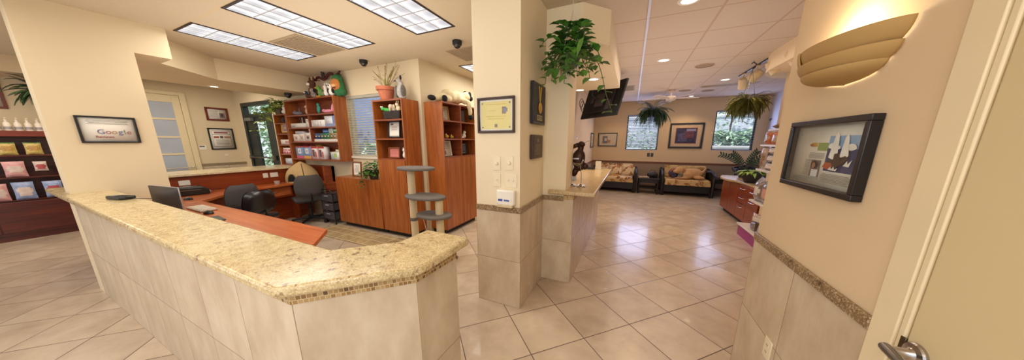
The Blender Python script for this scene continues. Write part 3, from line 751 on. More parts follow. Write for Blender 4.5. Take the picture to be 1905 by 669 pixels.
# medal box on the column side
md=thing('medal_display','black framed box with a gold medal on a ribbon, on the column side','medal display',(-.822,2.335,1.85),PI/2)
m=MB(); m.box(-.165,.165,-.03,0,-.175,.175); m.build('case',FBLACK,md,bevel=.004)
m=MB(); m.box(-.145,.145,-.0315,-.03,-.155,.155); m.build('backing',mat('#26211f',.6),md)
GOLD=mat('#c59a3c',.35,.7,var=.15)
m=MB(); m.prism_y([(-.035,.15),(-.018,.15),(.004,.02),(-.010,.02)],-.036,-.032); m.prism_y([(.035,.15),(.018,.15),(-.004,.02),(.010,.02)],-.036,-.032); m.build('ribbon',mat('#c9a040',.7),md)
m=MB(T=Matrix.Translation((0,-.032,-.03))@Matrix.Rotation(PI/2,4,'X')); m.lathe([(.001,0),(.046,0),(.05,.004),(.044,.008),(.001,.009)],24); m.build('medal',GOLD,md)
m=MB(); m.box(-.07,.07,-.0345,-.0315,-.14,-.095); pl=m.build('name_plate',mat('#b8a878',.4,.5),md)
m=MB(); m.box(-.064,.064,-.0355,-.0345,-.134,-.101); m.build('plate_face',mat('#1c1a18',.5),md)
for i in range(3):
    m=MB(); m.box(-.05,.05,-.0362,-.0355,-.111-i*.010,-.107-i*.010); m.build('engraving',mat('#b8a878',.4,.5),md)
bp_=thing('wall_plaque','small dark brown plaque below the medal box on the column side','plaque',(-.822,2.33,1.475),PI/2)
m=MB(); m.box(-.15,.15,-.02,0,-.107,.107); m.build('board',mat('#3b1f18',.4,var=.2),bp_,bevel=.004)
m=MB(); m.box(-.115,.13,-.0225,-.02,-.09,.09); m.build('metal_plate',mat('#4a3a30',.45,.4),bp_)
m=MB(); br=mat('#8d7550',.5,.3)
m.ball((0,-.0225,.058),(.018,.003,.02)); 
for i in range(8): 
    wd=.08 if i%3 else .055; m.box(-wd,wd,-.0235,-.0225,.02-i*.013,.024-i*.013)
m.build('engraving',br,bp_)
# right wall picture
NAVY=mat('#27396f',.5,var=.2); SKY=mat('#8fb2d8',.5); CLOUD=mat('#f0eee8',.5); ORG=mat('#b0532c',.5); DARKB=mat('#3a2620',.5); PHOTO=mat('#7b6a66',.5,var=.4,scale=60); GRN=mat('#8fa35a',.5); YEL=mat('#c9a24a',.5)
fr=framed('black framed newspaper clipping with a blue illustration, on the right wall under the lamp',(.775,1.605,1.462),-PI/2,.505,.312,.024,FBLACK,
  [(.27,.37,.29,.36,YEL),(.38,.53,.29,.42,GRN),(.53,.90,.18,.74,NAVY),(.53,.90,.18,.38,SKY),
   (.33,.48,.58,.86,PHOTO),(.36,.46,.74,.86,mat('#d8d6d8',.6))]
  +lines(.27,.52,.46,.56,6,INKL)+lines(.24,.33,.58,.86,12,INKL)+lines(.53,.92,.78,.93,7,INKL),depth=.034,glass=True)
def ell(cx,cz,rx,rz,n=18,a0=0,wob=0): return [(cx+rx*(1+wob*math.sin(3*2*PI*i/n))*math.cos(2*PI*i/n+a0),cz+rz*math.sin(2*PI*i/n+a0)) for i in range(n)]
AW=.2285; AH=.132
def art(polys,parent,name='illustration'):
    m=MB(); ms=[]
    for k,(pl,c) in enumerate(polys):
        if c not in ms: ms.append(c)
        q=[(-AW+2*AW*u,AH-2*AH*v) for u,v in pl]
        m._add([(x,-.0105-.0003*k,z) for x,z in q],[tuple(range(len(q)))],ms.index(c))
    return m.build(name,ms,parent,smooth=0)
art([(ell(.60,.34,.05,.045,wob=.1),CLOUD),(ell(.66,.36,.05,.035),CLOUD),(ell(.84,.35,.055,.05,wob=.1),CLOUD),(ell(.78,.37,.05,.03),CLOUD),
  ([(.585,.52),(.62,.18),(.645,.13),(.67,.18),(.70,.50),(.645,.55)],CLOUD),([(.725,.50),(.75,.2),(.77,.15),(.79,.2),(.83,.48),(.775,.53)],CLOUD),
  ([(.54,.66),(.60,.56),(.70,.53),(.80,.48),(.84,.52),(.78,.60),(.70,.68),(.60,.70)],DARKB),([(.535,.68),(.56,.60),(.64,.60),(.67,.66),(.60,.71)],ORG),([(.66,.46),(.72,.44),(.75,.55),(.66,.58)],DARKB),
  ([(.62,.71),(.65,.66),(.67,.70),(.69,.65),(.71,.70),(.74,.67),(.73,.72)],CLOUD),([(.80,.63),(.84,.55),(.85,.60),(.89,.53),(.87,.64)],CLOUD),
  (ell(.41,.66,.04,.07),mat('#2a1c18',.6)),(ell(.41,.67,.026,.05),mat('#a5705a',.6)),(ell(.31,.33,.025,.02),mat('#a5483c',.5))],fr)
# hall pictures
framed('red-brown framed clipping, upper of two pictures between the interior and glass doors',(-8.95,2.858,2.148),PI/2,.375,.295,.035,FRED,[(.62,.9,.35,.85,PHOTO),(.70,.82,.45,.7,mat('#3a2a30',.6))]+lines(.1,.55,.15,.8,8,INKL))
framed('black framed certificate, lower of two pictures between the interior and glass doors',(-8.95,2.852,1.583),PI/2,.425,.495,.022,FBLACK,[(.1,.9,.08,.1,INK),(.1,.9,.26,.28,INK),(.2,.8,.14,.22,mat('#8d4a52',.6)),(.15,.38,.36,.46,mat('#a65a50',.6)),(.42,.56,.34,.47,INK),(.6,.9,.36,.46,mat('#a0746a',.6)),(.1,.11,.1,.9,INK),(.89,.9,.1,.9,INK),(.1,.9,.88,.9,INK)]+lines(.2,.8,.54,.82,6,INKL),name='framed_certificate',cat='certificate')
framed('dark red framed picture above the dark wood shelf, cut by the left edge',(-8.95,.34,2.25),PI/2,.44,.46,.03,FRED,[(.2,.8,.2,.8,PHOTO)])
# waiting room pictures
PUR=mat('#3a3354',.5,var=.6,scale=14); BEIGE=mat('#cdb394',.6)
framed('black framed pencil drawing of a curled animal, left of the first blinds window',(-.765,YB,1.58),0,.60,.44,.018,FBLACK,[(.06,.94,.08,.92,mat('#cfc0ac',.6)),(.22,.5,.2,.8,mat('#7d7a80',.7,var=.4,scale=30)),(.34,.46,.36,.6,mat('#cfc0ac',.6)),(.5,.66,.5,.76,mat('#b08a66',.7))],name='framed_picture')
framed('large dark framed print with beige mat between the two waiting room windows',(1.44,YB,1.69),0,.86,.74,.04,mat('#1c1418',.35),[(.03,.97,.03,.97,BEIGE),(.15,.85,.15,.85,mat('#8d5a4a',.5)),(.17,.83,.17,.83,PUR),(.25,.55,.4,.75,mat('#5a5078',.5,var=.5,scale=20)),(.45,.75,.3,.6,mat('#6d3f4e',.5,var=.5,scale=20)),(.5,.8,.2,.3,mat('#8a8ab0',.5))],depth=.03)
framed('narrow black framed picture on the left waiting room wall',(-1.2,8.85,1.56),PI/2,.66,.46,.02,FBLACK,[(.15,.85,.15,.85,BEIGE)])
# ------------------------------------------------------------------ plates, switches
def plate(label,loc,rz,w,h,kind,name='light_switch',cat='switch',col=None,group=None):
    t=thing(name,label,cat,loc,rz,group); c=col or OFFW
    m=MB(); m.box(-w/2,w/2,-.006,0,-h/2,h/2); m.build('plate',c,t,bevel=.002)
    if kind=='dimmer':
        m=MB(T=Matrix.Translation((0,-.006,0))@Matrix.Rotation(PI/2,4,'X')); m.lathe([(.016,0),(.015,.014),(.012,.016)],18); m.build('knob',c,t)
    elif kind.startswith('toggle'):
        n=int(kind[6:])
        for i in range(n):
            x=(i-(n-1)/2)*.046; m=MB(); m.box(x-.005,x+.005,-.016,-.006,-.003,.012); m.build('toggle',c,t,bevel=.001)
    elif kind=='outlet':
        for z in (-.02,.02):
            m=MB(); m.box(-.016,.016,-.008,-.006,z-.014,z+.014); s=m.build('socket',c,t,bevel=.003)
            m=MB(); m.box(-.007,-.004,-.0086,-.0079,z-.004,z+.006); m.box(.004,.007,-.0086,-.0079,z-.004,z+.006); m.build('slot',INK,s)
    return t
plate('round dimmer switch, upper left of the four plates on the central column',(-1.045,1.97,1.34),0,.072,.12,'dimmer')
plate('round dimmer switch, upper right of the four plates on the central column',(-.925,1.97,1.345),0,.072,.12,'dimmer')
plate('single toggle switch, lower left of the four plates on the central column',(-1.045,1.97,1.195),0,.072,.115,'toggle1')
plate('double toggle switch, lower right of the four plates on the central column',(-.912,1.97,1.195),0,.115,.115,'toggle2')
plate('cream power outlet low on the tiled right wall',(.767,1.672,.42),-PI/2,.072,.115,'outlet','power_outlet','outlet')
plate('white outlet plate on the dark partition near the pillar',(-6.2,1.46,.9),PI/2,.115,.075,'outlet2','power_outlet','outlet',WHITE)
plate('square white outlet plate on the partition near the pet cave',(-6.2,2.44,.9),PI/2,.075,.085,'outlet2','power_outlet','outlet',WHITE)
plate('wide white outlet plate on the partition right beside the pet cave',(-6.2,2.57,.9),PI/2,.12,.085,'outlet2','power_outlet','outlet',WHITE)
t=plate('white thermostat beside the interior door casing',(-8.95,2.51,1.39),PI/2,.12,.095,'x','thermostat','thermostat',WHITE)
m=MB(); m.box(-.05,.03,-.0075,-.006,.01,.035); m.build('screen',INK,t)
plate('small white switch plate below the lower hall certificate',(-8.95,2.875,1.2),PI/2,.075,.065,'toggle1')
t=plate('small white thermostat with dark screen on the left waiting room wall',(-1.2,6.3,1.62),PI/2,.12,.09,'x','thermostat','thermostat',WHITE)
m=MB(); m.box(-.04,.02,-.0075,-.006,0,.03); m.build('screen',BLACK,t)
plate('pair of dark metal outlet plates below the left waiting room window, left one',(.50,YB,1.11),0,.075,.115,'outlet','power_outlet','outlet',mat('#4a4446',.4,.3))
plate('pair of dark metal outlet plates below the left waiting room window, right one',(.60,YB,1.11),0,.075,.115,'outlet','power_outlet','outlet',mat('#4a4446',.4,.3))
# sanitizer dispenser
sp=thing('wipe_dispenser','white wall dispenser with a blue label on the front of the central column','dispenser',(-.945,1.9695,1.045))
m=MB(); m.prism([(-.085,0),(.085,0),(.085,-.045),(.06,-.06),(-.06,-.06),(-.085,-.045)],-.055,.075); m.build('housing',WHITE,sp,bevel=.012,seg=3)
m=MB(); m.box(-.07,.07,-.062,-.02,-.075,-.05); m.build('slot',mat('#cbb995',.5),sp,bevel=.004)
m=MB(); m.box(-.062,.062,-.0625,-.06,-.025,.005); lb=m.build('label',PAPER,sp)
m=MB(); m.box(-.058,-.018,-.0635,-.0625,-.02,0); m.box(-.005,.045,-.0635,-.0625,-.018,-.004); m.build('label_print',mat('#3d56a8',.5),lb)
# wall sconce with three fanned tiers on the right wall
sc=thing('wall_sconce','beige half-bowl wall lamp with three fanned tiers on the right wall','wall lamp',(.775,1.59,1.912),-PI/2)
SCM=paint('sconce_plaster','#b2935f',.04)
def tier(name,R,D,zt,zb,cut,u0=0.0,u1=1.0):
    m=MB(); n=36; kk=10
    def fn(u,v):
        a=PI*(u0+(u1-u0)*u); zz=zt+(zb-zt)*v
        r=math.sqrt(max(0.0,1-(v*cut)**2.0))
        return (-R*r*math.cos(a),-.004-D*r*math.sin(a),zz)
    m.sheet(fn,n,kk); m.build(name,SCM,sc,solid=.005)
tier('upper_tier',.25,.118,.0,-.088,.78,.20)
tier('middle_tier',.226,.122,-.062,-.128,.82,.22)
tier('lower_tier',.188,.112,-.108,-.158,1.0,.25)
tier('bowl',.25,.125,.0,-.160,1.0,0,.36)
LAMPS=[]
LAMPS.append(('sconce_lamp','POINT',(.72,1.59,1.90),7,'#fff0d0',.05))
# ------------------------------------------------------------------ products
def product(name,label,cat,x0,x1,y,z,h,d,col,patches=(),group=None,lid=None,rz=0,axis='y',parent=None):
    """a carton: front face looks to -y (axis y) or +x (axis x)"""
    w=x1-x0
    m=MB(); m.box(-w/2,w/2,0,d,0,h,0); mats=[mat(col,.5,var=.05)]
    for i,(a,b,c,e,cc) in enumerate(patches):
        k=mat(cc,.5,var=.12,scale=60) if isinstance(cc,str) else cc
        if k not in mats: mats.append(k)
        yy=-.0006-.0003*i
        m.quad((-w/2+w*a,yy,h*c),(-w/2+w*b,yy,h*c),(-w/2+w*b,yy,h*e),(-w/2+w*a,yy,h*e),mats.index(k))
    o=m.build(name,mats,None,smooth=0)
    if axis=='y': o.location=((x0+x1)/2,y,z); o.rotation_euler=(0,0,rz)
    else: o.location=(y,(x0+x1)/2,z); o.rotation_euler=(0,0,PI/2+rz)
    return tag(o,label,cat,group)
def bag(name,label,cat,loc,rz,w,h,t,mats,lean=0,group=None,flat=False,patch=True):
    m=MB()
    def fn(u,v,s):
        x=(u-.5)*2; zz=v
        pin=max(0,1-abs(x)**3)*max(0,1-abs(2*v-1)**5)
        wob=.012*math.sin(7*u+5*v)
        return (x*w/2*(1-.06*math.sin(PI*v)),s*(t*.5*pin+.001)+wob*pin*s*.3,zz*h)
    m.sheet(lambda u,v:fn(u,v,-1),10,10,0); m.sheet(lambda u,v:fn(1-u,v,1),10,10,0)
    o=m.build(name,mats,None,smooth=60)
    if patch and len(o.data.materials)>1:
        for p in o.data.polygons:
            c=p.center
            if c.y<0 and abs(c.x)<w*.33 and .25*h<c.z<.72*h: p.material_index=1
            elif c.z>.86*h and len(o.data.materials)>2: p.material_index=2
    if flat: o.rotation_euler=(-PI/2+lean,0,rz); 
    else: o.rotation_euler=(lean,0,rz)
    o.location=loc
    return tag(o,label,cat,group)
def plush(name,label,loc,rz,parts,mats,vox=.008,cat='stuffed toy',extra=None,group=None):
    """parts: (centre, radii, rot) fused in one body; extra: {child name: (material, [(c,r,rot)])}"""
    m=MB()
    for c,r,*q in parts: m.ball(c,r,rot=q[0] if q else None,n=10,k=8)
    o=m.build(name,mats,None,remesh=vox); o.location=loc; o.rotation_euler=(0,0,rz); tag(o,label,cat,group)
    for nm,(mt,ps) in (extra or {}).items():
        for c,r,*q in ps:
            mm=MB(); mm.ball(c,r,rot=q[0] if q else None,n=10,k=8); mm.build(nm,mt,o)
    return o
GREY=mat('#7d7a84',.9,var=.2,scale=80); PINK=mat('#d98a98',.85,var=.1); CREAM=mat('#dfcda4',.9,var=.08,scale=60,bump=.2); PBROWN=mat('#5a3522',.9,var=.2); PWHITE=mat('#e6dfd2',.9,var=.06); PGREEN=mat('#5f9a44',.9,var=.2); PBLACK=mat('#1a1616',.9,var=.2); PORANGE=mat('#c07a3c',.9,var=.15); PDGREEN=mat('#2f6a3c',.9,var=.15)
EYE=mat('#0d0b0b',.2)
y=YF+.03
# top row (z 2.02)
plush('stuffed_cat','grey stuffed animal with upright tail, top left cell of the wall shelf unit',(-6.0,3.05,2.025),0,[((0,0,.035),(.12,.05,.035)),((-.11,-.01,.05),(.035,.035,.032)),((.0,.02,.09),(.012,.012,.06))],GREY,extra={'ear':(GREY,[((-.12,0,.085),(.01,.008,.015)),((-.1,0,.085),(.01,.008,.015))])})
plush('cat_figurine','slim beige cat figurine beside the divider, top left cell of the wall shelf unit',(-5.67,3.03,2.022),0,[((0,0,.06),(.03,.03,.06)),((0,-.01,.14),(.026,.026,.026)),((.03,0,.03),(.03,.02,.03))],mat('#c9ac7e',.6),extra={'ear':(mat('#c9ac7e',.6),[((-.014,0,.168),(.008,.006,.013)),((.014,0,.168),(.008,.006,.013))])},cat='figurine')
plush('green_figurine','teal green standing figurine, top right cell of the wall shelf unit',(-5.30,3.03,2.022),0,[((0,0,.07),(.035,.03,.07)),((0,0,.16),(.028,.028,.032)),((-.035,0,.09),(.012,.012,.045)),((.035,0,.09),(.012,.012,.045))],mat('#2f8a78',.6,var=.2),cat='figurine')
plush('stuffed_toy','pink long-bodied stuffed toy, top right cell of the wall shelf unit',(-4.98,3.04,2.022),0,[((-.06,0,.035),(.15,.05,.035)),((-.18,0,.05),(.035,.035,.03)),((.11,0,.09),(.05,.04,.09),(0,.5,0)),((.14,.0,.17),(.03,.03,.03))],PINK)
# row 2 (z 1.785)
product('carton','shallow white tray box, second row left in the wall shelf unit','box',-6.22,-5.75,y,1.786,.085,.16,'#ddd6cc',[(.02,.3,.2,.5,'#8a8ca0'),(.1,.9,.1,.2,'#b5a8a0')])
framed('tiny framed cat picture standing on the white tray box',(-5.93,3.07,1.93),0,.10,.115,.012,FBROWN,[(.15,.85,.2,.8,mat('#9a8468',.6,var=.5,scale=40))])
product('carton','narrow tall white carton at the divider, second row left in the wall shelf unit','box',-5.70,-5.60,y,1.786,.155,.1,'#e6e1d8',[(.1,.9,.65,.9,'#c9b4b8')])
product('carton','long low white carton, second row right in the wall shelf unit','box',-5.53,-5.13,y,1.786,.125,.16,'#e9e4dc',[(.02,.16,.1,.9,'#c7c2ba'),(.5,.56,.2,.8,'#b9b2ae'),(.7,.76,.2,.8,'#b9b2ae')])
product('carton','white and blue carton at the end, second row right in the wall shelf unit','box',-5.11,-4.80,y,1.786,.185,.16,'#dfe0e4',[(0,1,0,.28,'#8793b5'),(.72,1,.28,1,'#7385b0'),(.0,.7,.9,1,'#b8b4b2')])
# row 3 (z 1.52)
for i,(a,b,h) in enumerate(((-6.2,-6.02,.145),(-6.01,-5.83,.15),(-5.82,-5.6,.165))):
    product('carton',['white carton with round print, left of three in the third row left','white carton with round print, middle of three in the third row left','white carton with dark print, right of three in the third row left'][i],'box',a,b,y,1.521,h,.14,'#e4dcd2',[(.2,.8,.2,.75,'#c9b3a8'),(.35,.65,.3,.6,['#8d8482','#a49a98','#4a4048'][i]),(0,1,0,.08,'#c9968c')],group='cartons in the third row')
product('carton','flat grey-white carton lying on the white cartons of the third row','box',-6.13,-5.87,y+.01,1.672,.045,.11,'#c9c6cc',[(.1,.9,.2,.8,'#a9a9b5')])
product('carton','tall white carton with red stripe at the third-row divider','box',-5.675,-5.58,y+.015,1.687,.088,.1,'#e6ddd2',[(0,1,.3,.42,'#b5574a')])
m=MB(); m.box(-.35,.35,0,.15,0,.045); o=m.build('display_tray',mat('#ded8cf',.5),None,loc=(-5.16,y,1.521)); tag(o,'low white display tray of small packs, third row right in the wall shelf unit','tray')
jc=['#3d5a8c','#2f4a7a','#35724a','#2f7a48','#47843a','#9a7a4a','#a98a5a']
nm=['navy blue','deep blue','bluish green','forest green','leaf green','tan','light brown']
for i in range(7):
    x0=-5.49+i*.094
    m=MB(); m.box(-.04,.04,0,.08,0,.105); mats=[mat(jc[i],.4,var=.15),mat('#1c1c20',.5),mat('#d8d0b0',.5)]
    m.quad((-.03,-.0008,.03),(.03,-.0008,.03),(.03,-.0008,.08),(-.03,-.0008,.08),1); m.quad((-.018,-.0012,.04),(.018,-.0012,.04),(.018,-.0012,.065),(-.018,-.0012,.065),2)
    o=m.build('treat_pack',mats,None,loc=(x0+.045,y+.004,1.567),smooth=0); tag(o,nm[i]+' small treat pack standing in the white tray of the wall shelf unit','pack','small packs in the tray')
product('carton','dark blue carton stacked above the small packs in the third row','box',-5.27,-5.10,y+.03,1.673,.07,.1,'#274f94',[(.1,.9,.3,.7,'#6d8cc4')])
product('carton','white carton stacked above the small packs between the blue and green ones','box',-5.09,-4.97,y+.03,1.673,.085,.1,'#dfe2dc',[(.2,.8,.2,.6,'#9ab59a')])
product('carton','green carton stacked above the small packs at the right end','box',-4.96,-4.82,y+.03,1.673,.07,.1,'#2f8a4c',[(.1,.9,.5,.9,'#a8cfa8')])
# row 4 (z 1.19)
for i,(a,b) in enumerate(((-6.19,-5.95),(-5.94,-5.70))):
    product('treat_box',['light blue box with white cat print, left one of the bottom row','light blue box with white cat print, second in the bottom row'][i],'box',a,b,y,1.191,.24,.1,'#7f9cc4',[(0,1,.0,.22,['#c45a78','#cf9a4c'][i]),(.3,.72,.4,.8,'#dfe2ea'),(.42,.6,.5,.7,'#b59aa0'),(0,1,.9,1,'#a02a2a')],group='cat boxes in the bottom row')
for i,(a,b) in enumerate(((-5.68,-5.47),(-5.46,-5.25))):
    product('treat_box',['red and white box with dark figure, left of the pair in the bottom row','red and white box with dark figure, right of the pair in the bottom row'][i],'box',a,b,y,1.191,.235,.1,'#e2d9d4',[(0,1,.86,1,'#b02c2a'),(.2,.55,.2,.75,'#5a4a5c'),(.6,.8,.15,.6,'#c04a44'),(0,.14,0,.86,'#c86a66')],group='red boxes in the bottom row')
for i,(a,b,c) in enumerate(((-6.13,-6.0,'#a8302c'),(-5.88,-5.74,'#a8302c'),(-5.70,-5.55,'#c98a3a'))):
    product('carton',['red carton showing behind the left light blue box','red carton showing behind the second light blue box','orange carton showing behind the red and white boxes'][i],'box',a,b,y+.105,1.191,.27,.08,c)
product('carton','small white carton with green leaf print at the right end of the bottom row','box',-5.07,-4.85,y,1.191,.145,.12,'#e1e2d2',[(.35,.8,.3,.8,'#a8bf7a'),(.1,.3,.2,.7,'#9fb4c8'),(.0,1,.85,1,'#d3d0c4')])
product('carton','tiny green-white carton on top of the small white carton','box',-4.95,-4.86,y+.02,1.337,.04,.08,'#c9cfae')
# on top of the unit
Z=2.302
plush('stuffed_fox','brown stuffed fox with white muzzle, sitting atop the wall shelf unit',(-5.42,3.07,Z),0,[((0,0,.11),(.085,.07,.12)),((0,-.03,.25),(.075,.065,.065)),((-.09,-.02,.12),(.03,.03,.08)),((.09,-.02,.12),(.03,.03,.08)),((-.05,-.08,.03),(.035,.06,.03)),((.05,-.08,.03),(.035,.06,.03))],PBROWN,extra={'ear':(PBROWN,[((-.055,-.02,.33),(.022,.014,.045)),((.055,-.02,.33),(.022,.014,.045))]),'muzzle':(PWHITE,[((0,-.09,.235),(.035,.03,.028))])})
plush('stuffed_dog','small grey and tan stuffed dog in front of the stuffed fox',(-5.33,3.0,Z),0,[((0,0,.05),(.06,.045,.05)),((.0,-.02,.12),(.045,.04,.04)),((.06,-.02,.03),(.03,.03,.03))],mat('#8d8078',.9,var=.3,scale=40),extra={'ear':(PBLACK,[((-.045,-.01,.12),(.014,.02,.03)),((.045,-.01,.12),(.014,.02,.03))])})
plush('stuffed_dog','dark blue stuffed puppy at the far left edge on top of the wall shelf unit',(-5.5,2.99,Z),0,[((0,0,.04),(.04,.04,.04)),((0,-.02,.095),(.032,.03,.03))],mat('#34344c',.9,var=.3),extra={'muzzle':(PWHITE,[((0,-.05,.09),(.015,.012,.012))])})
plush('stuffed_parrot','green stuffed parrot with yellow feet on top of the wall shelf unit',(-5.17,3.03,Z),0,[((0,0,.075),(.05,.045,.075)),((-.01,-.03,.155),(.036,.036,.034)),((.05,0,.08),(.02,.03,.055))],PGREEN,extra={'foot':(mat('#d8a23a',.8),[((-.02,-.05,.01),(.02,.03,.012)),((.025,-.05,.01),(.02,.03,.012))]),'beak':(mat('#d8a23a',.6),[((-.012,-.07,.15),(.012,.016,.012))])})
plush('stuffed_turtle','olive stuffed turtle between the parrot and the white rabbit toy',(-5.07,3.02,Z),0,[((0,0,.05),(.055,.05,.045)),((0,-.055,.07),(.025,.025,.025))],mat('#77805a',.9,var=.3))
plush('stuffed_rabbit','white stuffed rabbit in the middle on top of the wall shelf unit',(-4.98,3.02,Z+.0),0,[((0,0,.06),(.05,.045,.06)),((0,-.02,.14),(.042,.04,.04))],PWHITE,extra={'ear':(PWHITE,[((-.03,0,.19),(.012,.01,.035)),((.03,0,.19),(.012,.01,.035))]),'face_patch':(mat('#a8805c',.9),[((0,-.055,.135),(.022,.012,.02))])})
plush('stuffed_panda','black and white stuffed panda beside the green hooded lion toy',(-4.83,3.02,Z),0,[((0,0,.065),(.06,.05,.065)),((0,-.02,.155),(.052,.048,.046))],PWHITE,extra={'ear':(PBLACK,[((-.04,0,.2),(.018,.012,.018)),((.04,0,.2),(.018,.012,.018))]),'arm':(PBLACK,[((-.06,-.02,.08),(.022,.025,.045)),((.06,-.02,.08),(.022,.025,.045))]),'eye_patch':(PBLACK,[((-.02,-.063,.16),(.012,.006,.014)),((.02,-.063,.16),(.012,.006,.014))])})
plush('stuffed_lion','large orange-faced stuffed toy in a green hood atop the wall shelf unit',(-4.74,3.08,Z),.2,[((0,0,.15),(.13,.08,.16)),((0,.0,.27),(.10,.075,.09)),((-.1,0,.06),(.05,.06,.06)),((.1,0,.06),(.05,.06,.06))],PDGREEN,extra={'face':(PORANGE,[((0,-.055,.18),(.095,.045,.10))]),'mouth':(mat('#5a1a18',.7),[((.01,-.10,.12),(.035,.012,.014))]),'muzzle':(mat('#dcae7c',.9),[((0,-.095,.155),(.045,.02,.026))])})
m=MB(); pts=[(-5.42+.72*i/12,3.12,Z+.33+.06*(i/12)+.035*math.sin(i*1.1)) for i in range(13)]
m.tube(pts,[.012]+[.024]*11+[.012],8); o=m.build('stuffed_snake',mat('#54201c',.9,var=.4,scale=50),None); tag(o,'dark red long stuffed snake draped along the wall above the plush toys','stuffed toy')
m=MB(); m.ball((pts[0][0],3.11,pts[0][2]),(.035,.03,.026)); m.build('head',mat('#54201c',.9,var=.4,scale=50),o)
for xx in (-5.42,-4.78):
    m=MB(); m.tube([(xx,3.12,pts[0 if xx<-5 else 11][2]),(xx,3.19,pts[0 if xx<-5 else 11][2])],.006,6); m.build('hanging_loop',BLACK,o)
plush('stuffed_monkey','small brown stuffed monkey hanging at the middle of the stuffed snake',(-5.12,3.085,Z+.335),0,[((0,0,.03),(.04,.03,.04)),((0,-.01,.085),(.03,.028,.028)),((-.05,0,.05),(.03,.012,.012)),((.05,0,.05),(.03,.012,.012))],mat('#3a2a28',.9,var=.3))
# ------------------------------------------------------------------ narrow shelf tower
plush('stuffed_cat','white curled stuffed cat lying on top of the narrow shelf tower',(-6.42,3.04,2.062),.2,[((0,0,.045),(.085,.06,.045)),((.06,-.03,.10),(.04,.036,.036)),((-.02,0,.12),(.04,.035,.07))],PWHITE,extra={'ear':(PWHITE,[((.045,-.03,.14),(.01,.008,.016)),((.078,-.03,.14),(.01,.008,.016))])})
plush('stuffed_toy','dark stuffed toy on the upper level of the narrow shelf tower',(-6.55,3.05,1.892),0,[((0,0,.05),(.1,.05,.05)),((.06,-.02,.08),(.04,.04,.04))],mat('#3c2c2c',.9,var=.4))
framed('yellow framed picture book standing in the narrow shelf tower',(-6.5,3.02,1.79),0,.22,.185,.022,mat('#c9973a',.5),[(.1,.9,.1,.9,mat('#8d6d8c',.6,var=.5,scale=25)),(.3,.7,.3,.6,mat('#c4a06a',.6))],depth=.02)
product('carton','white carton with red lettering bars in the narrow shelf tower','box',-6.70,-6.36,y,1.461,.10,.16,'#e8e0d8',[(.5,.56,.25,.75,'#a5484c'),(.6,.66,.25,.75,'#a5484c'),(.7,.76,.25,.75,'#a5484c'),(.8,.86,.25,.75,'#a5484c')])
product('carton','pink and white carton, lower of two stacked in the narrow shelf tower','box',-6.68,-6.35,y,1.271,.06,.16,'#e5d5d2',[(.05,.3,.2,.8,'#b0405c'),(.4,.6,.2,.8,'#b0405c'),(.7,.95,.2,.8,'#b0405c')])
product('carton','pink and white carton, upper of two stacked in the narrow shelf tower','box',-6.67,-6.36,y+.005,1.333,.06,.16,'#e9ddd8',[(.02,.5,.1,.5,'#c2647c'),(.6,.95,.1,.5,'#a8385a')])
product('carton','bluish white carton at the bottom of the narrow shelf tower','box',-6.64,-6.38,y,1.061,.115,.16,'#c3ccdb',[(.05,.95,.2,.3,'#98a4bd'),(.05,.95,.5,.6,'#98a4bd')])
# ------------------------------------------------------------------ tall cabinet contents (front y 2.86)
yy=2.93
m=MB(); m.prism_y([(-.16,.0),(.16,0),(.175,.12),(-.175,.12)],-.09,.09); o=m.build('storage_basket',mat('#2c211d',.8,var=.3,scale=120,bump=.5),None,loc=(-3.32,yy+.06,1.852),bevel=.01); tag(o,'dark woven basket holding stuffed toys on the top shelf of the tall cabinet','basket')
plush('stuffed_frog','bright green stuffed frog leaning out of the dark basket',(-3.45,yy+.02,1.975),0,[((0,0,.02),(.06,.04,.03)),((-.05,-.03,.035),(.035,.035,.028)),((.06,-.02,.01),(.03,.02,.02))],mat('#4fae4e',.9,var=.15),extra={'eye':(PWHITE,[((-.065,-.055,.06),(.011,.01,.011)),((-.035,-.055,.06),(.011,.01,.011))])})
plush('stuffed_elephant','beige stuffed elephant in the middle of the dark basket',(-3.31,yy+.02,1.975),0,[((0,0,.03),(.055,.04,.045)),((-.01,-.04,.06),(.038,.034,.036)),((.0,-.07,.02),(.014,.014,.045))],mat('#c3b196',.9),extra={'ear':(mat('#c3b196',.9),[((-.05,-.03,.06),(.025,.01,.03)),((.035,-.03,.06),(.025,.01,.03))])})
plush('stuffed_rabbit','cream stuffed rabbit at the right of the dark basket',(-3.21,yy+.02,1.975),0,[((0,0,.03),(.04,.035,.045)),((0,-.02,.085),(.032,.03,.03))],CREAM,extra={'ear':(CREAM,[((-.018,-.01,.13),(.009,.008,.03)),((.018,-.01,.13),(.009,.008,.03))])})
framed('white certificate in a black frame leaning on the middle shelf of the tall cabinet',(-3.36,yy+.05,1.705),0,.26,.255,.018,FBLACK,[(.05,.95,.05,.95,PAPER),(.15,.4,.1,.2,INK),(.06,.94,.08,.09,INK),(.06,.94,.9,.91,INK)]+lines(.2,.8,.3,.6,4,INKL),tilt=-.1,name='framed_certificate',cat='certificate')
product('greeting_card','white card leaning at the right of the middle shelf of the tall cabinet','card',-3.14,-3.075,yy+.03,1.572,.16,.008,'#e2dcd6',rz=.5)
framed('pink paper in a wooden frame on the lower shelf of the tall cabinet',(-3.39,yy+.04,1.35),0,.24,.165,.02,FWOOD,[(.0,1,.0,1,mat('#cf8078',.6))]+lines(.1,.9,.2,.8,4,mat('#b0605c',.6)),tilt=-.08)
plush('cat_figurine','white sitting cat figurine on the lower shelf of the tall cabinet',(-3.15,yy+.02,1.263),0,[((0,0,.05),(.042,.04,.05)),((-.005,-.01,.13),(.028,.028,.028)),((0,.0,.09),(.03,.03,.04)),((.04,.02,.02),(.03,.015,.015))],PWHITE,extra={'ear':(PWHITE,[((-.02,-.01,.158),(.009,.007,.013)),((.01,-.01,.158),(.009,.007,.013))])},cat='figurine')
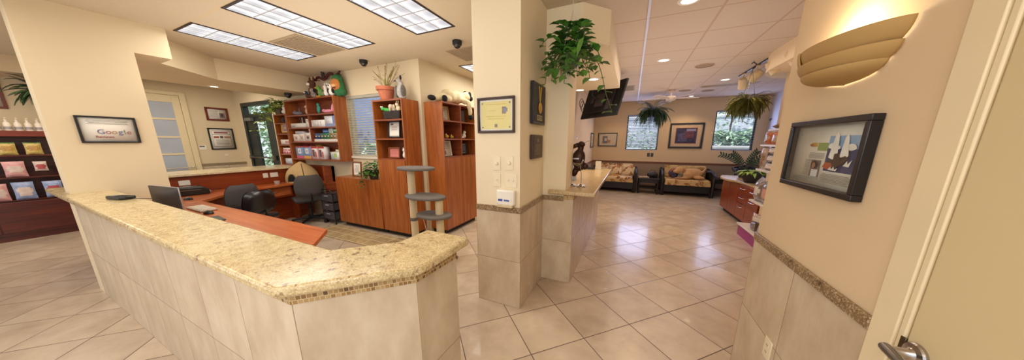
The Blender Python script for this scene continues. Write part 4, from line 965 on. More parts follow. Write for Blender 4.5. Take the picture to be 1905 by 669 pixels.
plush('goose_figurine','grey and white goose figurine standing on top of the tall cabinet by the wall corner',(-3.20,3.02,2.132),0,[((0,0,.12),(.075,.065,.115)),((0,0,.21),(.04,.04,.06)),((-.015,-.02,.27),(.036,.04,.032)),((.02,0,.04),(.06,.05,.04))],mat('#a9a39c',.7,var=.3,scale=25),extra={'wing':(mat('#6d6964',.7,var=.3),[((.06,-.02,.12),(.025,.05,.085)),((-.06,-.02,.12),(.025,.05,.085))]),'crest':(PBLACK,[((.005,0,.315),(.014,.016,.035))]),'beak':(mat('#4a4038',.6),[((-.06,-.05,.265),(.03,.012,.01))]),'foot':(mat('#4a4038',.7),[((-.03,-.03,.008),(.02,.03,.008)),((.03,-.03,.008),(.02,.03,.008))])},cat='figurine')
# ------------------------------------------------------------------ low cabinet top
framed('white document in a wooden frame standing on the low cabinet',(-4.42,3.03,1.04),0,.235,.27,.02,FWOOD,[(.06,.94,.05,.95,PAPER)]+lines(.2,.8,.2,.8,8,INKL),tilt=-.1)
# ------------------------------------------------------------------ display cabinet contents (front x -2.65), facing +x
xx=-2.80
framed('white document in a thin frame, upper left cell of the display cabinet',(xx+.02,3.43,1.965),PI/2,.25,.22,.01,mat('#b98a50',.5),lines(.15,.85,.15,.8,7,INKL),tilt=-.12)
m=MB(); m.box(-.1,.1,-.06,.06,0,.2); m.box(-.07,.07,-.062,-.06,.03,.17); o=m.build('storage_box',mat('#1a1413',.5,var=.3),None,loc=(xx,3.86,1.852),rot=(0,0,PI/2),bevel=.004); tag(o,'black box in the upper right cell of the display cabinet','box')
plush('cat_figurine','tall white cat figurine in the middle left cell of the display cabinet',(xx+.05,3.33,1.572),PI/2,[((0,0,.06),(.035,.035,.06)),((0,-.01,.14),(.026,.026,.026))],PWHITE,cat='figurine',extra={'ear':(PWHITE,[((-.014,0,.168),(.008,.006,.013)),((.014,0,.168),(.008,.006,.013))])})
plush('stuffed_duckling','small yellow toy duckling beside the tall cat figurine in the display cabinet',(xx+.06,3.45,1.572),PI/2,[((0,0,.028),(.045,.03,.028)),((-.03,-.01,.06),(.02,.02,.02))],mat('#c99a3c',.8))
plush('stuffed_duckling','tiny yellow toy duckling nearest the divider in the display cabinet',(xx+.06,3.58,1.572),PI/2,[((0,0,.024),(.04,.026,.024)),((-.026,-.01,.05),(.017,.017,.017))],mat('#c99a3c',.8))
plush('dog_figurine','white dog figurine in the middle right cell of the display cabinet',(xx+.05,3.93,1.572),PI/2,[((0,0,.045),(.05,.04,.045)),((.01,-.01,.11),(.032,.032,.03)),((-.05,0,.02),(.03,.03,.02))],PWHITE,cat='figurine',extra={'ear':(PBROWN,[((-.02,0,.13),(.012,.01,.018)),((.04,0,.13),(.012,.01,.018))])})
framed('white printed booklet, lower left cell of the display cabinet',(xx+.02,3.44,1.41),PI/2,.27,.245,.006,WHITE,lines(.1,.9,.1,.6,6,INKL)+[(.1,.5,.65,.9,PHOTO)],tilt=-.14,name='booklet',cat='booklet')
framed('dark blue picture in a black stand, lower right cell of the display cabinet',(xx+.03,3.93,1.40),PI/2,.17,.19,.016,FBLACK,[(.05,.95,.05,.95,mat('#46506b',.4,var=.3,scale=20)),(.2,.8,.75,.95,mat('#2a2c36',.5))],tilt=-.05)
# long stuffed animal on the display cabinet: body along y, head to +y, black feet
pb=[((0,-.30,.065),(.10,.13,.08)),((0,-.12,.115),(.115,.17,.115)),((0,.06,.125),(.105,.16,.115)),((0,.21,.14),(.085,.10,.09)),((.03,-.42,.04),(.045,.10,.04)),((.05,.30,.16),(.085,.09,.085)),
    ((.12,.17,.07),(.055,.07,.05)),((.185,.20,.0),(.04,.05,.09)),((.19,.215,-.10),(.038,.042,.08)),((.08,-.24,.05),(.05,.09,.055))]
o=plush('stuffed_sheepdog','big cream stuffed animal with black paws lying on top of the display cabinet',(-2.79,3.72,2.125),0,pb,CREAM,vox=.012,extra={'paw':(PBLACK,[((.192,.225,-.19),(.042,.045,.045)),((.03,-.55,.035),(.05,.08,.04)),((.10,-.34,.05),(.04,.05,.05))]),'ear':(PBLACK,[((.0,.36,.23),(.03,.04,.05)),((.11,.34,.2),(.025,.04,.05))]),'muzzle':(PBLACK,[((.10,.37,.14),(.05,.04,.045))])})
# ------------------------------------------------------------------ desk and counter items
ct=thing('card_terminal','black card payment terminal lying on the granite counter by the pillar','card reader',(-3.99,.57,1.036),.25)
m=MB(); m.prism([(-.105,-.035),(.085,-.045),(.105,-.02),(.105,.03),(.085,.045),(-.105,.035)],0,.028); m.build('body',BLACK,ct,bevel=.008)
m=MB(); m.box(-.085,-.03,-.025,.025,.0285,.030); m.build('screen',mat('#6d7478',.15,spec=.8),ct)
m=MB()
for i in range(4):
    for j in range(3): m.box(-.015+i*.022,.0+i*.022,-.024+j*.018,-.012+j*.018,.0285,.031)
m.build('keypad',mat('#3a3638',.6),ct)
m=MB(); m.tube([(.1,.01,.012),(.16,.03,.004),(.25,.05,.003)],.003,6); m.build('cable',BLACK,ct)
mn=thing('computer_monitor','black computer monitor seen from behind, beyond the granite counter near the pillar','monitor',(-4.33,.872,.742),math.radians(188))
m=MB(); m.box(-.255,.255,-.012,.0,.04,.335); m.build('bezel',mat('#a9a4a2',.4,.3),mn,bevel=.006)
m=MB(); m.box(-.24,.24,-.014,-.012,.055,.32); m.build('screen',mat('#20242c',.1,spec=.8),mn)
m=MB(); m.sheet(lambda u,v:((u-.5)*.5,.002+.035*math.sin(PI*u)*math.sin(PI*min(1,v*1.0)) ,.045+.285*v),12,8); m.build('back_shell',mat('#3b3634',.45,var=.15),mn,solid=.004)
m=MB(); m.box(-.03,.03,.02,.05,.01,.16); m.box(-.12,.12,-.05,.09,0,.012); m.build('stand',BLACK,mn,bevel=.004)
m=MB(); m.tube([(.25,.02,.06),(.29,.05,.02),(.30,.10,.004)],.004,6); m.build('cable',BLACK,mn)
kb=thing('keyboard','white computer keyboard on the reception desk in front of the monitor','keyboard',(-4.55,1.15,.742),math.radians(180))
m=MB(); m.box(-.21,.21,-.07,.07,0,.018); m.build('body',mat('#b9ab9a',.5),kb,bevel=.005)
m=MB()
for i in range(14):
    for j in range(5): m.box(-.2+i*.0285,-.2+i*.0285+.024,-.06+j*.024,-.06+j*.024+.02,.018,.023)
m.build('keys',mat('#cbbfae',.5),kb)
def mouse(label,loc,rz):
    c=thing('computer_mouse',label,'mouse',loc,rz)
    m=MB(); m.ball((0,0,.004),(.055,.033,.032),n=16,k=10); m.build('body',BLACK,c)
    m=MB(); m.tube([(-.012,0,.036),(.012,0,.0355)],.004,8); m.build('scroll_wheel',STEEL,c)
mouse('black computer mouse by the white keyboard on the reception desk',(-4.19,1.10,.742),.3)
mouse('black computer mouse on the corner where the two wood desks meet',(-5.45,1.28,.744),.5)
m=MB(); m.box(-.13,.13,-.09,.09,0,.012); o=m.build('tablet',mat('#2d2f2e',.4),None,loc=(-3.83,1.0,.741),rot=(0,0,-.1),bevel=.004); tag(o,'thin dark tablet lying on the reception desk along the granite counter','tablet')
pr_=thing('label_printer','black printer with grey trim on the side desk below the partition','printer',(-5.98,1.42,.743),math.radians(80))
m=MB(); m.prism_y([(-.2,0),(.2,0),(.2,.07),(.14,.115),(-.2,.115)],-.14,.14); m.build('body',BLACK,pr_,bevel=.012)
m=MB(); m.box(-.15,.12,-.142,-.1,.075,.083); m.build('trim_strip',STEEL,pr_)
m=MB(); m.box(-.12,.1,-.09,.09,.112,.122); m.build('cover',mat('#3a3838',.3),pr_,bevel=.003)
m=MB(); m.box(.14,.22,-.1,.1,.03,.04); m.build('paper_tray',mat('#8f8a88',.5),pr_)
m=MB(); m.lathe([(.04,0),(.045,.05),(.038,.055),(.001,.056)],16); o=m.build('tape_dispenser',mat('#b9aca0',.4),None,loc=(-6.02,2.52,.743)); tag(o,'small grey round container on the side desk beside the pet cave','container')
# pet cave
pc=thing('pet_cave','tan pyramid-shaped pet cave with a dark opening on the end of the side desk','pet bed',(-5.90,2.89,.742),math.radians(14))
TANF=mat('#c0a171',.95,var=.08,scale=70,bump=.2)
m=MB(); R0=.28
def cave(u,v):
    a=2*PI*u; sq=(abs(math.cos(a))**4+abs(math.sin(a))**4)**-.25; sq=.55+.45*sq
    r=R0*sq*(1-v**2.6)*(1-.0*v)+.004
    return (r*math.cos(a)*1.05,r*math.sin(a)*.75,.40*v**.92)
m.sheet(cave,40,16); m.build('shell',TANF,pc)
m=MB()
def cv_y(x,z):
    v=(z/.40)**(1/.92); r=R0*.62*(1-v**2.6); return -max(.01,math.sqrt(max(.0001,1-(x/(R0*(1-v**2.6)+.02))**2))*r*1.22)-.012
N_=20; pts=[]
for i in range(N_+1):
    a=PI*i/N_; pts.append((.095*math.cos(a),.05+.12*math.sin(a)))
pts+= [(-.095,.03),(.095,.03)][::1]
P_=[(x,cv_y(x,z),z) for x,z in pts]; c_=(0,cv_y(0,.08)-.004,.085)
m._add(P_+[c_],[(i,(i+1)%len(P_),len(P_)) for i in range(len(P_))],0); m.build('opening',mat('#0f0b09',.95),pc,smooth=0)
m=MB(); m.tube(P_+[P_[0]],.008,6); m.build('opening_rim',mat('#8f7650',.9),pc)
for sx in (-1,1):
    m=MB(); m.tube([cave((.25+sx*.125+.5)%1,q/8) for q in range(8)],.006,6); m.build('piping',PBLACK,pc)
m=MB(); m.ball((0,0,.405),(.012,.012,.012)); m.build('top_loop',PBLACK,pc)
# drawer cart
dc=thing('drawer_cart','black wire drawer cart with three smoky drawers left of the low cabinet','drawer cart',(-5.08,2.97,0))
m=MB(); W=.17; D=.15
for sx in (-1,1):
    for sy in (-1,1): m.tube([(sx*W,sy*D,.04),(sx*W,sy*D,.60)],.009,8); m.ball((sx*W,sy*D,.022),(.02,.02,.022))
for z in (.08,.24,.42,.58):
    m.tube([(-W,-D,z),(W,-D,z),(W,D,z),(-W,D,z),(-W,-D,z)],.007,6)
m.tube([(-W,-D,.6),(-W*.6,-D,.655),(W*.6,-D,.655),(W,-D,.6)],.008,8); m.tube([(-W,D,.6),(-W*.6,D,.655),(W*.6,D,.655),(W,D,.6)],.008,8); m.build('frame',BLACK,dc)
for z in (.09,.26,.43):
    m=MB(); m.box(-W+.012,W-.012,-D-.005,D-.01,z,z+.135); q=m.build('drawer',mat('#4c4a4e',.25,var=.15,spec=.7),dc,bevel=.008)
    m=MB(); m.box(-.05,.05,-D-.02,-D-.005,z+.09,z+.115); m.build('handle',mat('#8a888a',.3),q,bevel=.004)
# cat tree
ctr=thing('cat_tree','cat tree with three grey carpet platforms on cream posts, between the cabinets','cat tree',(-2.4,2.36,0))
CARP=mat('#6d6660',1,var=.25,scale=150,bump=.5); SISAL=mat('#d9c7a2',.9,var=.08,scale=120,bump=.4,stretch=(1,1,8))
def plat(x,y,z,rx,ry):
    m=MB(); n=28; m.prism([(x+rx*math.cos(2*PI*i/n),y+ry*math.sin(2*PI*i/n)) for i in range(n)],z-.035,z); m.build('platform',CARP,ctr,bevel=.012,seg=3,local=False)
plat(-2.41,2.40,1.215,.265,.17); plat(-2.27,2.38,.875,.29,.17); plat(-2.13,2.36,.66,.24,.16)
m=MB(); m.box(-2.72,-1.98,2.15,2.6,0,.04); m.build('base',CARP,ctr,bevel=.01,local=False)
for (x,y,z0,z1) in ((-2.50,2.40,.04,.52),(-2.50,2.40,.56,.84),(-2.50,2.40,.875,1.18),(-2.06,2.38,.04,.625),(-2.06,2.38,.66,.84)):
    m=MB(); m.lathe([(.046,z0),(.046,z1)],18,(x,y,0)); m.build('post',SISAL,ctr,local=False)
m=MB(); m.lathe([(.052,.52),(.052,.56)],18,(-2.50,2.40,0)); m.build('post_collar',CARP,ctr,local=False)
m=MB(); m.tube([(-2.2,2.25,.625),(-2.12,2.22,.45),(-2.06,2.22,.33)],.003,5); m.build('dangling_cord',mat('#cfc3b0',.8),ctr,local=False)
# floor mat
MATM=tile_mat('patchwork_mat',(1,0,0),0,.3,(0,1,0),0,.17,'#a58c62','#7d6a4a','#c0aa80','#c9b896',.012,.8,.2,1.6,8)
m=MB(); m.box(-4.9,-3.0,2.36,2.80,0.0,.012); o=m.build('floor_mat',MATM,None); tag(o,'tan patchwork floor mat in front of the low cabinet','mat')
# ------------------------------------------------------------------ plants
POTHOS=leaf_mat('pothos_leaf','#1f4a16','#3a7526','#5e9a3a'); FERN=leaf_mat('fern_leaf','#2c4a1a','#48682a','#76803a'); FERND=leaf_mat('fern_leaf_dark','#12281a','#1d3d20','#33552c'); FERNY=leaf_mat('fern_leaf_olive','#4c5a1e','#75732c','#a08f48'); LIME=leaf_mat('lime_leaf','#6f9a3a','#9abf52','#c2d678'); ZZ=leaf_mat('zz_leaf','#14281c','#1f3b26','#345638'); POTH2=leaf_mat('pothos_variegated','#4a7a24','#7fa83e','#b9c66a')
STEM=mat('#4d5a2a',.7)
def vine(m,p,dirv,L,n,leaf,mi=0,size=.07,down=1.0):
    """a trailing vine; returns stem points"""
    p=Vector(p); d=Vector(dirv).normalized(); pts=[p.copy()]
    step=L/n
    for i in range(n):
        d=(d+Vector((rnd.uniform(-.25,.25),rnd.uniform(-.25,.25),-.28*down))).normalized()
        p=p+d*step; pts.append(p.copy())
        sd=Vector((rnd.uniform(-1,1),rnd.uniform(-1,1),rnd.uniform(-.3,.5)))
        s=size*rnd.uniform(.75,1.3)
        leaf.leaf(p,sd,Vector((0,0,1)),s,s*.72,.35)
    m.tube(pts,.003,5)
def pothos(label,loc,rad,nv,L,size,leafm,potm,potr,poth,hang=None,down=1.0,name='hanging_pothos',bias=None,cat='plant',ex=None,cy=None,cx=None):
    t=thing(name,label,cat,loc)
    st=MB(); lf=MB()
    for k in range(nv):
        a=2*PI*k/nv+rnd.uniform(-.3,.3); up=rnd.uniform(.1,1.0)
        d=Vector((math.cos(a),math.sin(a),up))
        if bias: d=d+Vector(bias)*rnd.random()
        ln=L*rnd.uniform(.45,1.0)
        vine(st,(potr*.5*math.cos(a),potr*.5*math.sin(a),poth),d,ln,max(4,int(ln/(size*.55))),lf,size=size,down=down)
    for k in range(nv*6):
        a=rnd.uniform(0,2*PI); r=rad*rnd.random()**.6
        lf.leaf((r*.6*math.cos(a),r*.6*math.sin(a),poth+rnd.uniform(-.04,1.0*rad)),(math.cos(a),math.sin(a),rnd.uniform(-.2,.7)),Vector((0,0,1)),size*rnd.uniform(.8,1.3),size*.75,.3)
    if ex:
        for (d,ln) in ex: vine(st,(d[0]*potr*.6,d[1]*potr*.6,poth),d,ln,int(ln/(size*.7)),lf,size=size,down=1.3)
    for b_ in (st,lf):
        if cy is not None: b_.v=[(q[0],min(q[1],cy-loc[1]),q[2]) for q in b_.v]
        if cx is not None: b_.v=[(min(q[0],cx-loc[0]),q[1],q[2]) for q in b_.v]
    st.build('stems',STEM,t); lf.build('foliage',leafm,t,smooth=60)
    m=MB(); m.lathe([(potr*.7,0),(potr,poth),(potr*.9,poth),(potr*.62,.01)],20); m.build('pot',potm,t)
    if hang:
        m=MB()
        for k in range(3):
            a=2*PI*k/3; m.tube([(potr*math.cos(a),potr*math.sin(a),poth),(0,0,hang*.75),(0,0,hang)],.0022,5)
        m.build('hanger',mat('#c9bfae',.5),t)
    return t
pothos('large glossy pothos hanging from the ceiling beside the central column',(-.535,2.37,2.15),.20,26,.35,.085,POTHOS,mat('#3a5a2a',.6),.09,.12,hang=CEIL-2.155,down=1.7,ex=[((.6,.2,.2),.66),((.1,-.6,.3),.48),((-.2,-.6,.8),.4),((.3,-.5,.9),.42)])
pothos('leafy pothos trailing over the front of the low cabinet by its tall neighbour',(-3.93,2.97,.906),.17,16,.24,.075,POTHOS,mat('#4a3826',.6),.085,.11,down=1.2,name='potted_pothos',bias=(0,-.4,.5),cy=3.18,cx=-3.665,ex=[((.3,-1,.3),.34),((.1,-1,.3),.3)])
pothos('yellow-green pothos trailing from the top of the narrow shelf tower',(-6.63,3.03,2.062),.17,14,.40,.10,POTH2,mat('#5a4a34',.6),.08,.11,down=.9,name='potted_pothos',bias=(-.6,-.2,.3),cy=3.18,ex=[((-.8,-.5,.3),.75),((-.6,-.8,.2),.62),((-.4,-1,.0),.5)])
def fern(label,loc,R,n,leafm,potm,potr,poth,droop,hang=None,hook=False,name='hanging_fern',lw=.018,extra=0,pls=26):
    t=thing(name,label,'plant',loc); lf=MB(); st=MB()
    for k in range(n+extra):
        a=rnd.uniform(0,2*PI); el=rnd.uniform(.1,1.25); L=R*rnd.uniform(.7,1.25)
        if k>=n: el=rnd.uniform(-.9,.5); L=R*rnd.uniform(.6,1.35)
        d=Vector((math.cos(a)*math.cos(el),math.sin(a)*math.cos(el),math.sin(el))); p=Vector((potr*.5*math.cos(a),potr*.5*math.sin(a),poth)); pts=[p.copy()]
        dr=droop*rnd.uniform(.3,1.25)
        for i in range(pls):
            d=(d+Vector((0,0,-dr/pls*2.2))).normalized(); p=p+d*L*1.35/pls; pts.append(p.copy())
            sd=d.cross(Vector((0,0,1)))
            if sd.length<.05: continue
            sd.normalize(); l=.055*math.sin(PI*(i+1.5)/(pls+2))*R/.3
            for s in (-1,1): lf.leaf(p,(sd*s+d*.4),Vector((0,0,1)),l,lw,.25)
        st.tube(pts[::4]+[pts[-1]],.0025,4)
    lf.build('fronds',leafm,t,smooth=0); st.build('stems',STEM,t)
    m=MB(); m.lathe([(potr*.7,0),(potr,poth),(potr*.9,poth),(potr*.6,.01)],20); m.build('pot',potm,t)
    if hang:
        m=MB()
        for k in range(3):
            a=2*PI*k/3; m.tube([(potr*math.cos(a),potr*math.sin(a),poth),(0,0,hang-.12)],.002,5)
        if hook: m.tube([(0,0,hang-.12),(0.03,0,hang-.09),(.035,0,hang-.05),(.0,0,hang-.02),(-.025,0,hang-.04)],.008,8); m.tube([(0,0,hang-.02),(0,0,hang)],.003,5)
        else: m.tube([(0,0,hang-.12),(0,0,hang)],.003,5)
        m.build('hanger',BLACK if hook else mat('#9a948c',.5),t)
    return t
fern('dark green fern hanging in front of the left waiting room window',(.40,7.95,2.14),.33,100,FERND,BLACK,.12,.16,1.75,extra=40,hang=CEIL-2.145)
fern('olive green fern hanging from a black hook near the right waiting room window',(1.58,5.4,2.0),.195,150,FERNY,mat('#4a4030',.7),.10,.13,2.1,hang=CEIL-2.005,hook=True,lw=.014,extra=80)
fern('dark fern hanging above the dark wood shelf, half hidden by the pillar',(-8.4,.90,2.16),.25,90,FERND,mat('#3a2a20',.7),.1,.13,1.0,hang=CEIL-2.165 if True else None)
# dried plant in terracotta pot
tp=thing('potted_plant','sparse dried plant in a terracotta pot on top of the tall cabinet','plant',(-3.49,3.0,2.131))
TERRA=mat('#b5694a',.8,var=.15,scale=15)
m=MB(); m.lathe([(.085,0),(.118,.15),(.138,.152),(.142,.20),(.128,.20),(.12,.16),(.02,.15)],26); m.build('pot',TERRA,tp)
DRY=leaf_mat('dry_leaf','#8d7a3c','#a9924e','#7f8a3c')
st=MB(); lf=MB()
for k in range(16):
    a=rnd.uniform(0,2*PI); L=rnd.uniform(.25,.42); lean=rnd.uniform(.25,1.0)*(1 if k%4 else 1.4); p=Vector((.03*math.cos(a),.03*math.sin(a),.18)); pts=[p.copy()]; d=Vector((math.cos(a)*lean*.8,math.sin(a)*lean*.35,1)).normalized()
    for i in range(7):
        d=(d+Vector((rnd.uniform(-.15,.15),rnd.uniform(-.1,.1),-.07))).normalized(); p=p+d*L/7; pts.append(p.copy())
        if i>2 and rnd.random()<.6: lf.leaf(p,(rnd.uniform(-1,1),rnd.uniform(-.5,.5),rnd.uniform(-.3,.8)),(0,0,1),.04,.014,.3)
    st.tube(pts,.0028,4)
for k in range(8):
    lf.leaf((rnd.uniform(-.03,.03),rnd.uniform(-.03,.03),.18),(rnd.uniform(-.3,.3),rnd.uniform(-.3,.3),1),(0,1,0),rnd.uniform(.12,.2),.03,.1)
for s in (-1,1): lf.leaf((s*.06,0,.3),(s*.9,-.1,.8),(0,0,1),.22,.035,.0)
st.build('stems',mat('#8a7440',.8),tp); lf.build('leaves',DRY,tp)
# zz plant and lime leafy plant on the curved cabinet
zz=thing('potted_zz_plant','dark green plant with arching leafy stems on the curved cherry cabinet','plant',(2.2,7.0,.776))
m=MB(); m.lathe([(.07,0),(.10,.14),(.09,.14),(.02,.12)],18); m.build('pot',mat('#2a2424',.5),zz)
st=MB(); lf=MB()
for (dx,dy,L) in ((-.75,-.1,.58),(-.45,-.3,.5),(.55,-.2,.55),(.3,.2,.48),(.8,-.1,.5)):
    p=Vector((0,0,.12)); d=Vector((dx*.5,dy*.5,1)).normalized(); pts=[p.copy()]
    for i in range(12):
        d=(d+Vector((dx*.09,dy*.05,-.05))).normalized(); p=p+d*L/12; pts.append(p.copy())
        if i>2:
            sd=d.cross(Vector((0,1,0))).normalized()
            for s in (-1,1): lf.leaf(p,sd*s+d*.8,(0,1,0),.085,.034,.1)
    st.tube(pts,.008,6)
st.build('stems',mat('#2b3a26',.6),zz); lf.build('leaves',ZZ,zz)
lm=thing('leafy_plant','pale lime leafy plant in a dark bowl beside the bagged treats','plant',(2.05,6.15,.776))
m=MB(); m.lathe([(.08,0),(.15,.12),(.16,.22),(.15,.22),(.02,.16)],20); m.build('bowl',mat('#231c1c',.5),lm)
lf=MB()
for k in range(60):
    a=rnd.uniform(0,2*PI); lf.leaf((.06*math.cos(a),.06*math.sin(a),.2),(math.cos(a),math.sin(a),rnd.uniform(.05,.6)),(0,0,1),rnd.uniform(.12,.24),.07,.5)
lf.build('leaves',LIME,lm)
# ------------------------------------------------------------------ ceiling items
def vent(label,x0,x1,y0,y1,n=14,z=CEIL,ax='x'):
    t=thing('ceiling_vent',label,'vent',((x0+x1)/2,(y0+y1)/2,z)); VM=mat('#a89578',.6)
    m=MB(); b=.025; m.box(x0,x1,y0,y0+b,z-.008,z);m.box(x0,x1,y1-b,y1,z-.008,z);m.box(x0,x0+b,y0+b,y1-b,z-.008,z);m.box(x1-b,x1,y0+b,y1-b,z-.008,z); m.build('frame',VM,t,local=False)
    m=MB(); m.quad((x0+b,y0+b,z-.001),(x0+b,y1-b,z-.001),(x1-b,y1-b,z-.001),(x1-b,y0+b,z-.001)); m.build('backing',mat('#6d5f4c',.8),t,local=False)
    m=MB()
    for i in range(n):
        yy=y0+b+(y1-y0-2*b)*(i+.5)/n; m.box(x0+b,x1-b,yy-.008,yy+.006,z-.007,z-.002)
    m.build('slats',VM,t,local=False)
vent('square return vent between two fluorescent panels',-4.19,-3.61,1.93,2.51,22)
vent('square ceiling vent near the dome camera, cut by the central column',-2.42,-1.9,3.1,3.6,18)
vent('ceiling vent behind the television near the pale strip',-.62,-.05,6.6,7.2,16)
vent('long thin ceiling vent in the right back corner of the waiting room',1.3,2.3,7.3,7.5,6)
def speaker(label,x,y):
    t=thing('ceiling_speaker',label,'speaker',(x,y,CEIL)); c=mat('#b79c80',.7)
    m=MB(); m.lathe([(.12,-.0005),(.135,-.0005),(.135,-.006),(.12,-.008)],28,close=False); m.build('ring',c,t)
    m=MB(); m.lathe([(.001,-.003),(.12,-.003),(.12,-.004),(.001,-.004)],28); m.build('grille',mat('#9f866c',.8,scale=200,var=.2),t)
speaker('round ceiling speaker nearest, left of the track lights',.96,5.42); speaker('round ceiling speaker far back, in front of the right window',1.55,7.98); speaker('round ceiling speaker beside the ceiling fan',1.05,7.75)
def dome(label,x,y,z):
    t=thing('dome_camera',label,'camera',(x,y,z))
    m=MB(); m.lathe([(.052,0),(.058,-.004),(.056,-.045),(.050,-.05)],24); m.build('housing',BLACKM,t)
    m=MB(); m.ball((0,0,-.048),(.045,.045,.042),n=20,k=12); m.build('dome',mat('#0b0a0c',.08,spec=.8),t)
dome('black dome camera on the ceiling nearest the central column',-2.06,2.88,CEIL); dome('black dome camera on the ceiling above the blinds window',-3.82,2.92,CEIL); dome('black dome camera under the left soffit beside the plush toys',-6.05,2.95,SOF)
cf=thing('ceiling_fan','white ceiling fan in the middle of the waiting room','fan',(.75,7.5,CEIL))
FW=mat('#c6b4a4',.5)
m=MB(); m.lathe([(.07,0),(.075,-.04),(.03,-.06),(.014,-.07),(.014,-.14),(.09,-.15),(.11,-.19),(.10,-.24),(.04,-.26)],24); m.build('motor',FW,cf)
for k in range(5):
    a=2*PI*k/5+.3; T=Matrix.Translation((0,0,-.195))@Matrix.Rotation(a,4,'Z')@Matrix.Rotation(.2,4,'X')
    m=MB(T); m.prism([(.12,-.03),(.25,-.05),(.58,-.065),(.62,-.03),(.62,.03),(.58,.065),(.25,.05),(.12,.03)],-.004,.004); m.build('blade',FW,cf)
# track lights
tr=thing('light_track','thin black light track on the waiting room ceiling','track',(1.72,5.2,CEIL))
m=MB(); m.box(1.71,1.73,3.9,6.5,CEIL-.022,CEIL); m.build('rail',BLACK,tr,local=False)
def head(label,y,x=1.72,rx=.5,rz=1.2,lit=True):
    t=thing('track_light',label,'spotlight',(x,y,CEIL-.022)); LC=mat('#d6bf96',.45,var=.03)
    m=MB(); m.tube([(0,0,0),(0,0,-.10)],.012,8); m.box(-.02,.02,-.05,.05,-.02,0); m.build('stem',LC,t)
    T=Matrix.Translation((0,0,-.15))@Matrix.Rotation(rz,4,'Z')@Matrix.Rotation(rx+PI/2,4,'X')
    m=MB(T); m.lathe([(.001,-.09),(.045,-.085),(.062,-.05),(.065,.0),(.08,.09),(.074,.09),(.06,.02),(.001,.0)],22); m.build('shade',LC,t)
    m=MB(T); m.lathe([(.001,.05),(.066,.05),(.066,.052),(.001,.052)],20); m.build('bulb',emis('track_bulb','#ffe6c0',3),t)
head('cream track spotlight nearest, half cut by the right wall',4.6,rx=.9,rz=1.4); head('cream track spotlight, second from the right wall',5.12,rx=.9,rz=1.4); head('cream track spotlight, middle of the row above the hanging fern',5.68,rx=.7,rz=-2.2); head('cream track spotlight farthest along the track',6.24,rx=.8,rz=2.6)
LAMPS+=[('track_lamp','SPOT',(1.62,5.2,2.5),18,'#ffe0b0',.06,(math.radians(20),math.radians(35),0),100)]
# ------------------------------------------------------------------ television
tv=thing('television','black wall-mounted television tilted down, seen from behind below the ceiling','television',(-.69,5.63,2.0),math.radians(135))
w=.55; T=Matrix.Rotation(math.radians(17.4),4,'X')   # local: back faces +y? screen towards -y after rz
m=MB(T); m.box(-w,w,-.02,.018,0,.67); m.build('cabinet',BLACKM,tv,bevel=.006)
m=MB(T); m.box(-w+.02,w-.02,-.0215,-.02,.03,.65); m.build('screen',mat('#08080a',.08,spec=.8),tv)
m=MB(T); m.box(-.36,.36,.018,.05,.08,.52); m.build('back_cover',mat('#181416',.5),tv,bevel=.01)
m=MB(T); m.box(-.12,.12,.05,.075,.2,.45); m.box(-.32,-.2,.05,.054,.12,.3); m.box(.2,.3,.05,.054,.3,.42); m.build('mount_plate',mat('#4a4446',.5),tv)
m=MB(); m.tube([(0,.02,.34),(0,.14,.40),(0,.16,.73)],.025,10); m.build('mount_arm',BLACK,tv)
m=MB()
for k in range(3):
    m.tube([(.40+.07*math.cos(a*.5)+.01*k,.06+.02*k,.22+.09*math.sin(a*.5)+.05*k) for a in range(14)],.006,5)
m.build('cables',BLACK,tv)
# ------------------------------------------------------------------ sculpture on the tiled counter
sq=thing('metal_sculpture','dark metal animal sculpture with round bases and rods on the tiled counter','sculpture',(-.55,2.93,1.031))
BRZ=mat('#3a1f14',.4,.5,var=.3,scale=20); SIL=mat('#a9a6a2',.25,1)
for (x,y) in ((.075,-.06),(-.035,-.03)):
    m=MB(); m.lathe([(.052,0),(.05,.006),(.03,.028),(.006,.036),(.001,.037)],22,(x,y,0)); b=m.build('base',SIL,sq)
    m=MB(); m.tube([(x,y,.03),(x-.004,y,.14),(x-.022,y+.01,.25)],.0045,6); m.build('rod',SIL,b)
m=MB(); 
for c,r,q in (((.02,0,.31),(.075,.05,.105),(0,.15,0)),((.03,0,.215),(.055,.04,.05),(0,0,0)),((.04,0,.415),(.032,.03,.055),(0,.2,0)),((.05,-.01,.465),(.042,.034,.030),(0,.3,0)),((-.02,0,.445),(.065,.022,.024),(0,-.5,0)),((.095,0,.225),(.04,.035,.04),(0,0,0)),((-.01,0,.16),(.035,.03,.06),(0,.3,0))): m.ball(c,r,rot=q)
m.build('body',BRZ,sq,remesh=.007)
m=MB(); m.tube([(-.06,-.03,.27),(.0,-.05,.255),(.06,-.05,.255),(.08,-.04,.30),(.07,-.05,.26),(.02,-.05,.235),(-.05,-.04,.26)],.007,6); m.build('collar',SIL,sq)
m=MB(); m.tube([(.06,0,.47),(.12,.01,.50),(.19,.02,.44)],.003,5); m.tube([(-.06,.02,.36),(-.085,.02,.28),(-.06,.0,.22)],.004,5); m.build('whisker',SIL,sq)
m=MB(); m.box(-.03,.035,-.052,-.048,.30,.315); m.build('name_tag',SIL,sq)
t=thing('brochure_rack','blue and white stack of brochures behind the metal sculpture','brochures',(-.70,3.35,1.031),.2)
for i in range(5):
    m=MB(); m.box(-.08,.08,.0+i*.02,.006+i*.02,.0,.17+i*.012); m.build('brochure',mat(['#b9c4de','#e1e0e4','#94a6cf','#dfe0e6','#b2b9cf'][i],.5),t)
m=MB(); m.prism([(-.10,-.05),(.10,-.05),(.13,0),(.09,.06),(-.09,.06)],0,.04); o=m.build('paper_tray',BLACK,None,loc=(-.70,4.85,1.031),bevel=.006); tag(o,'black flat tray at the far end of the tiled counter','tray')
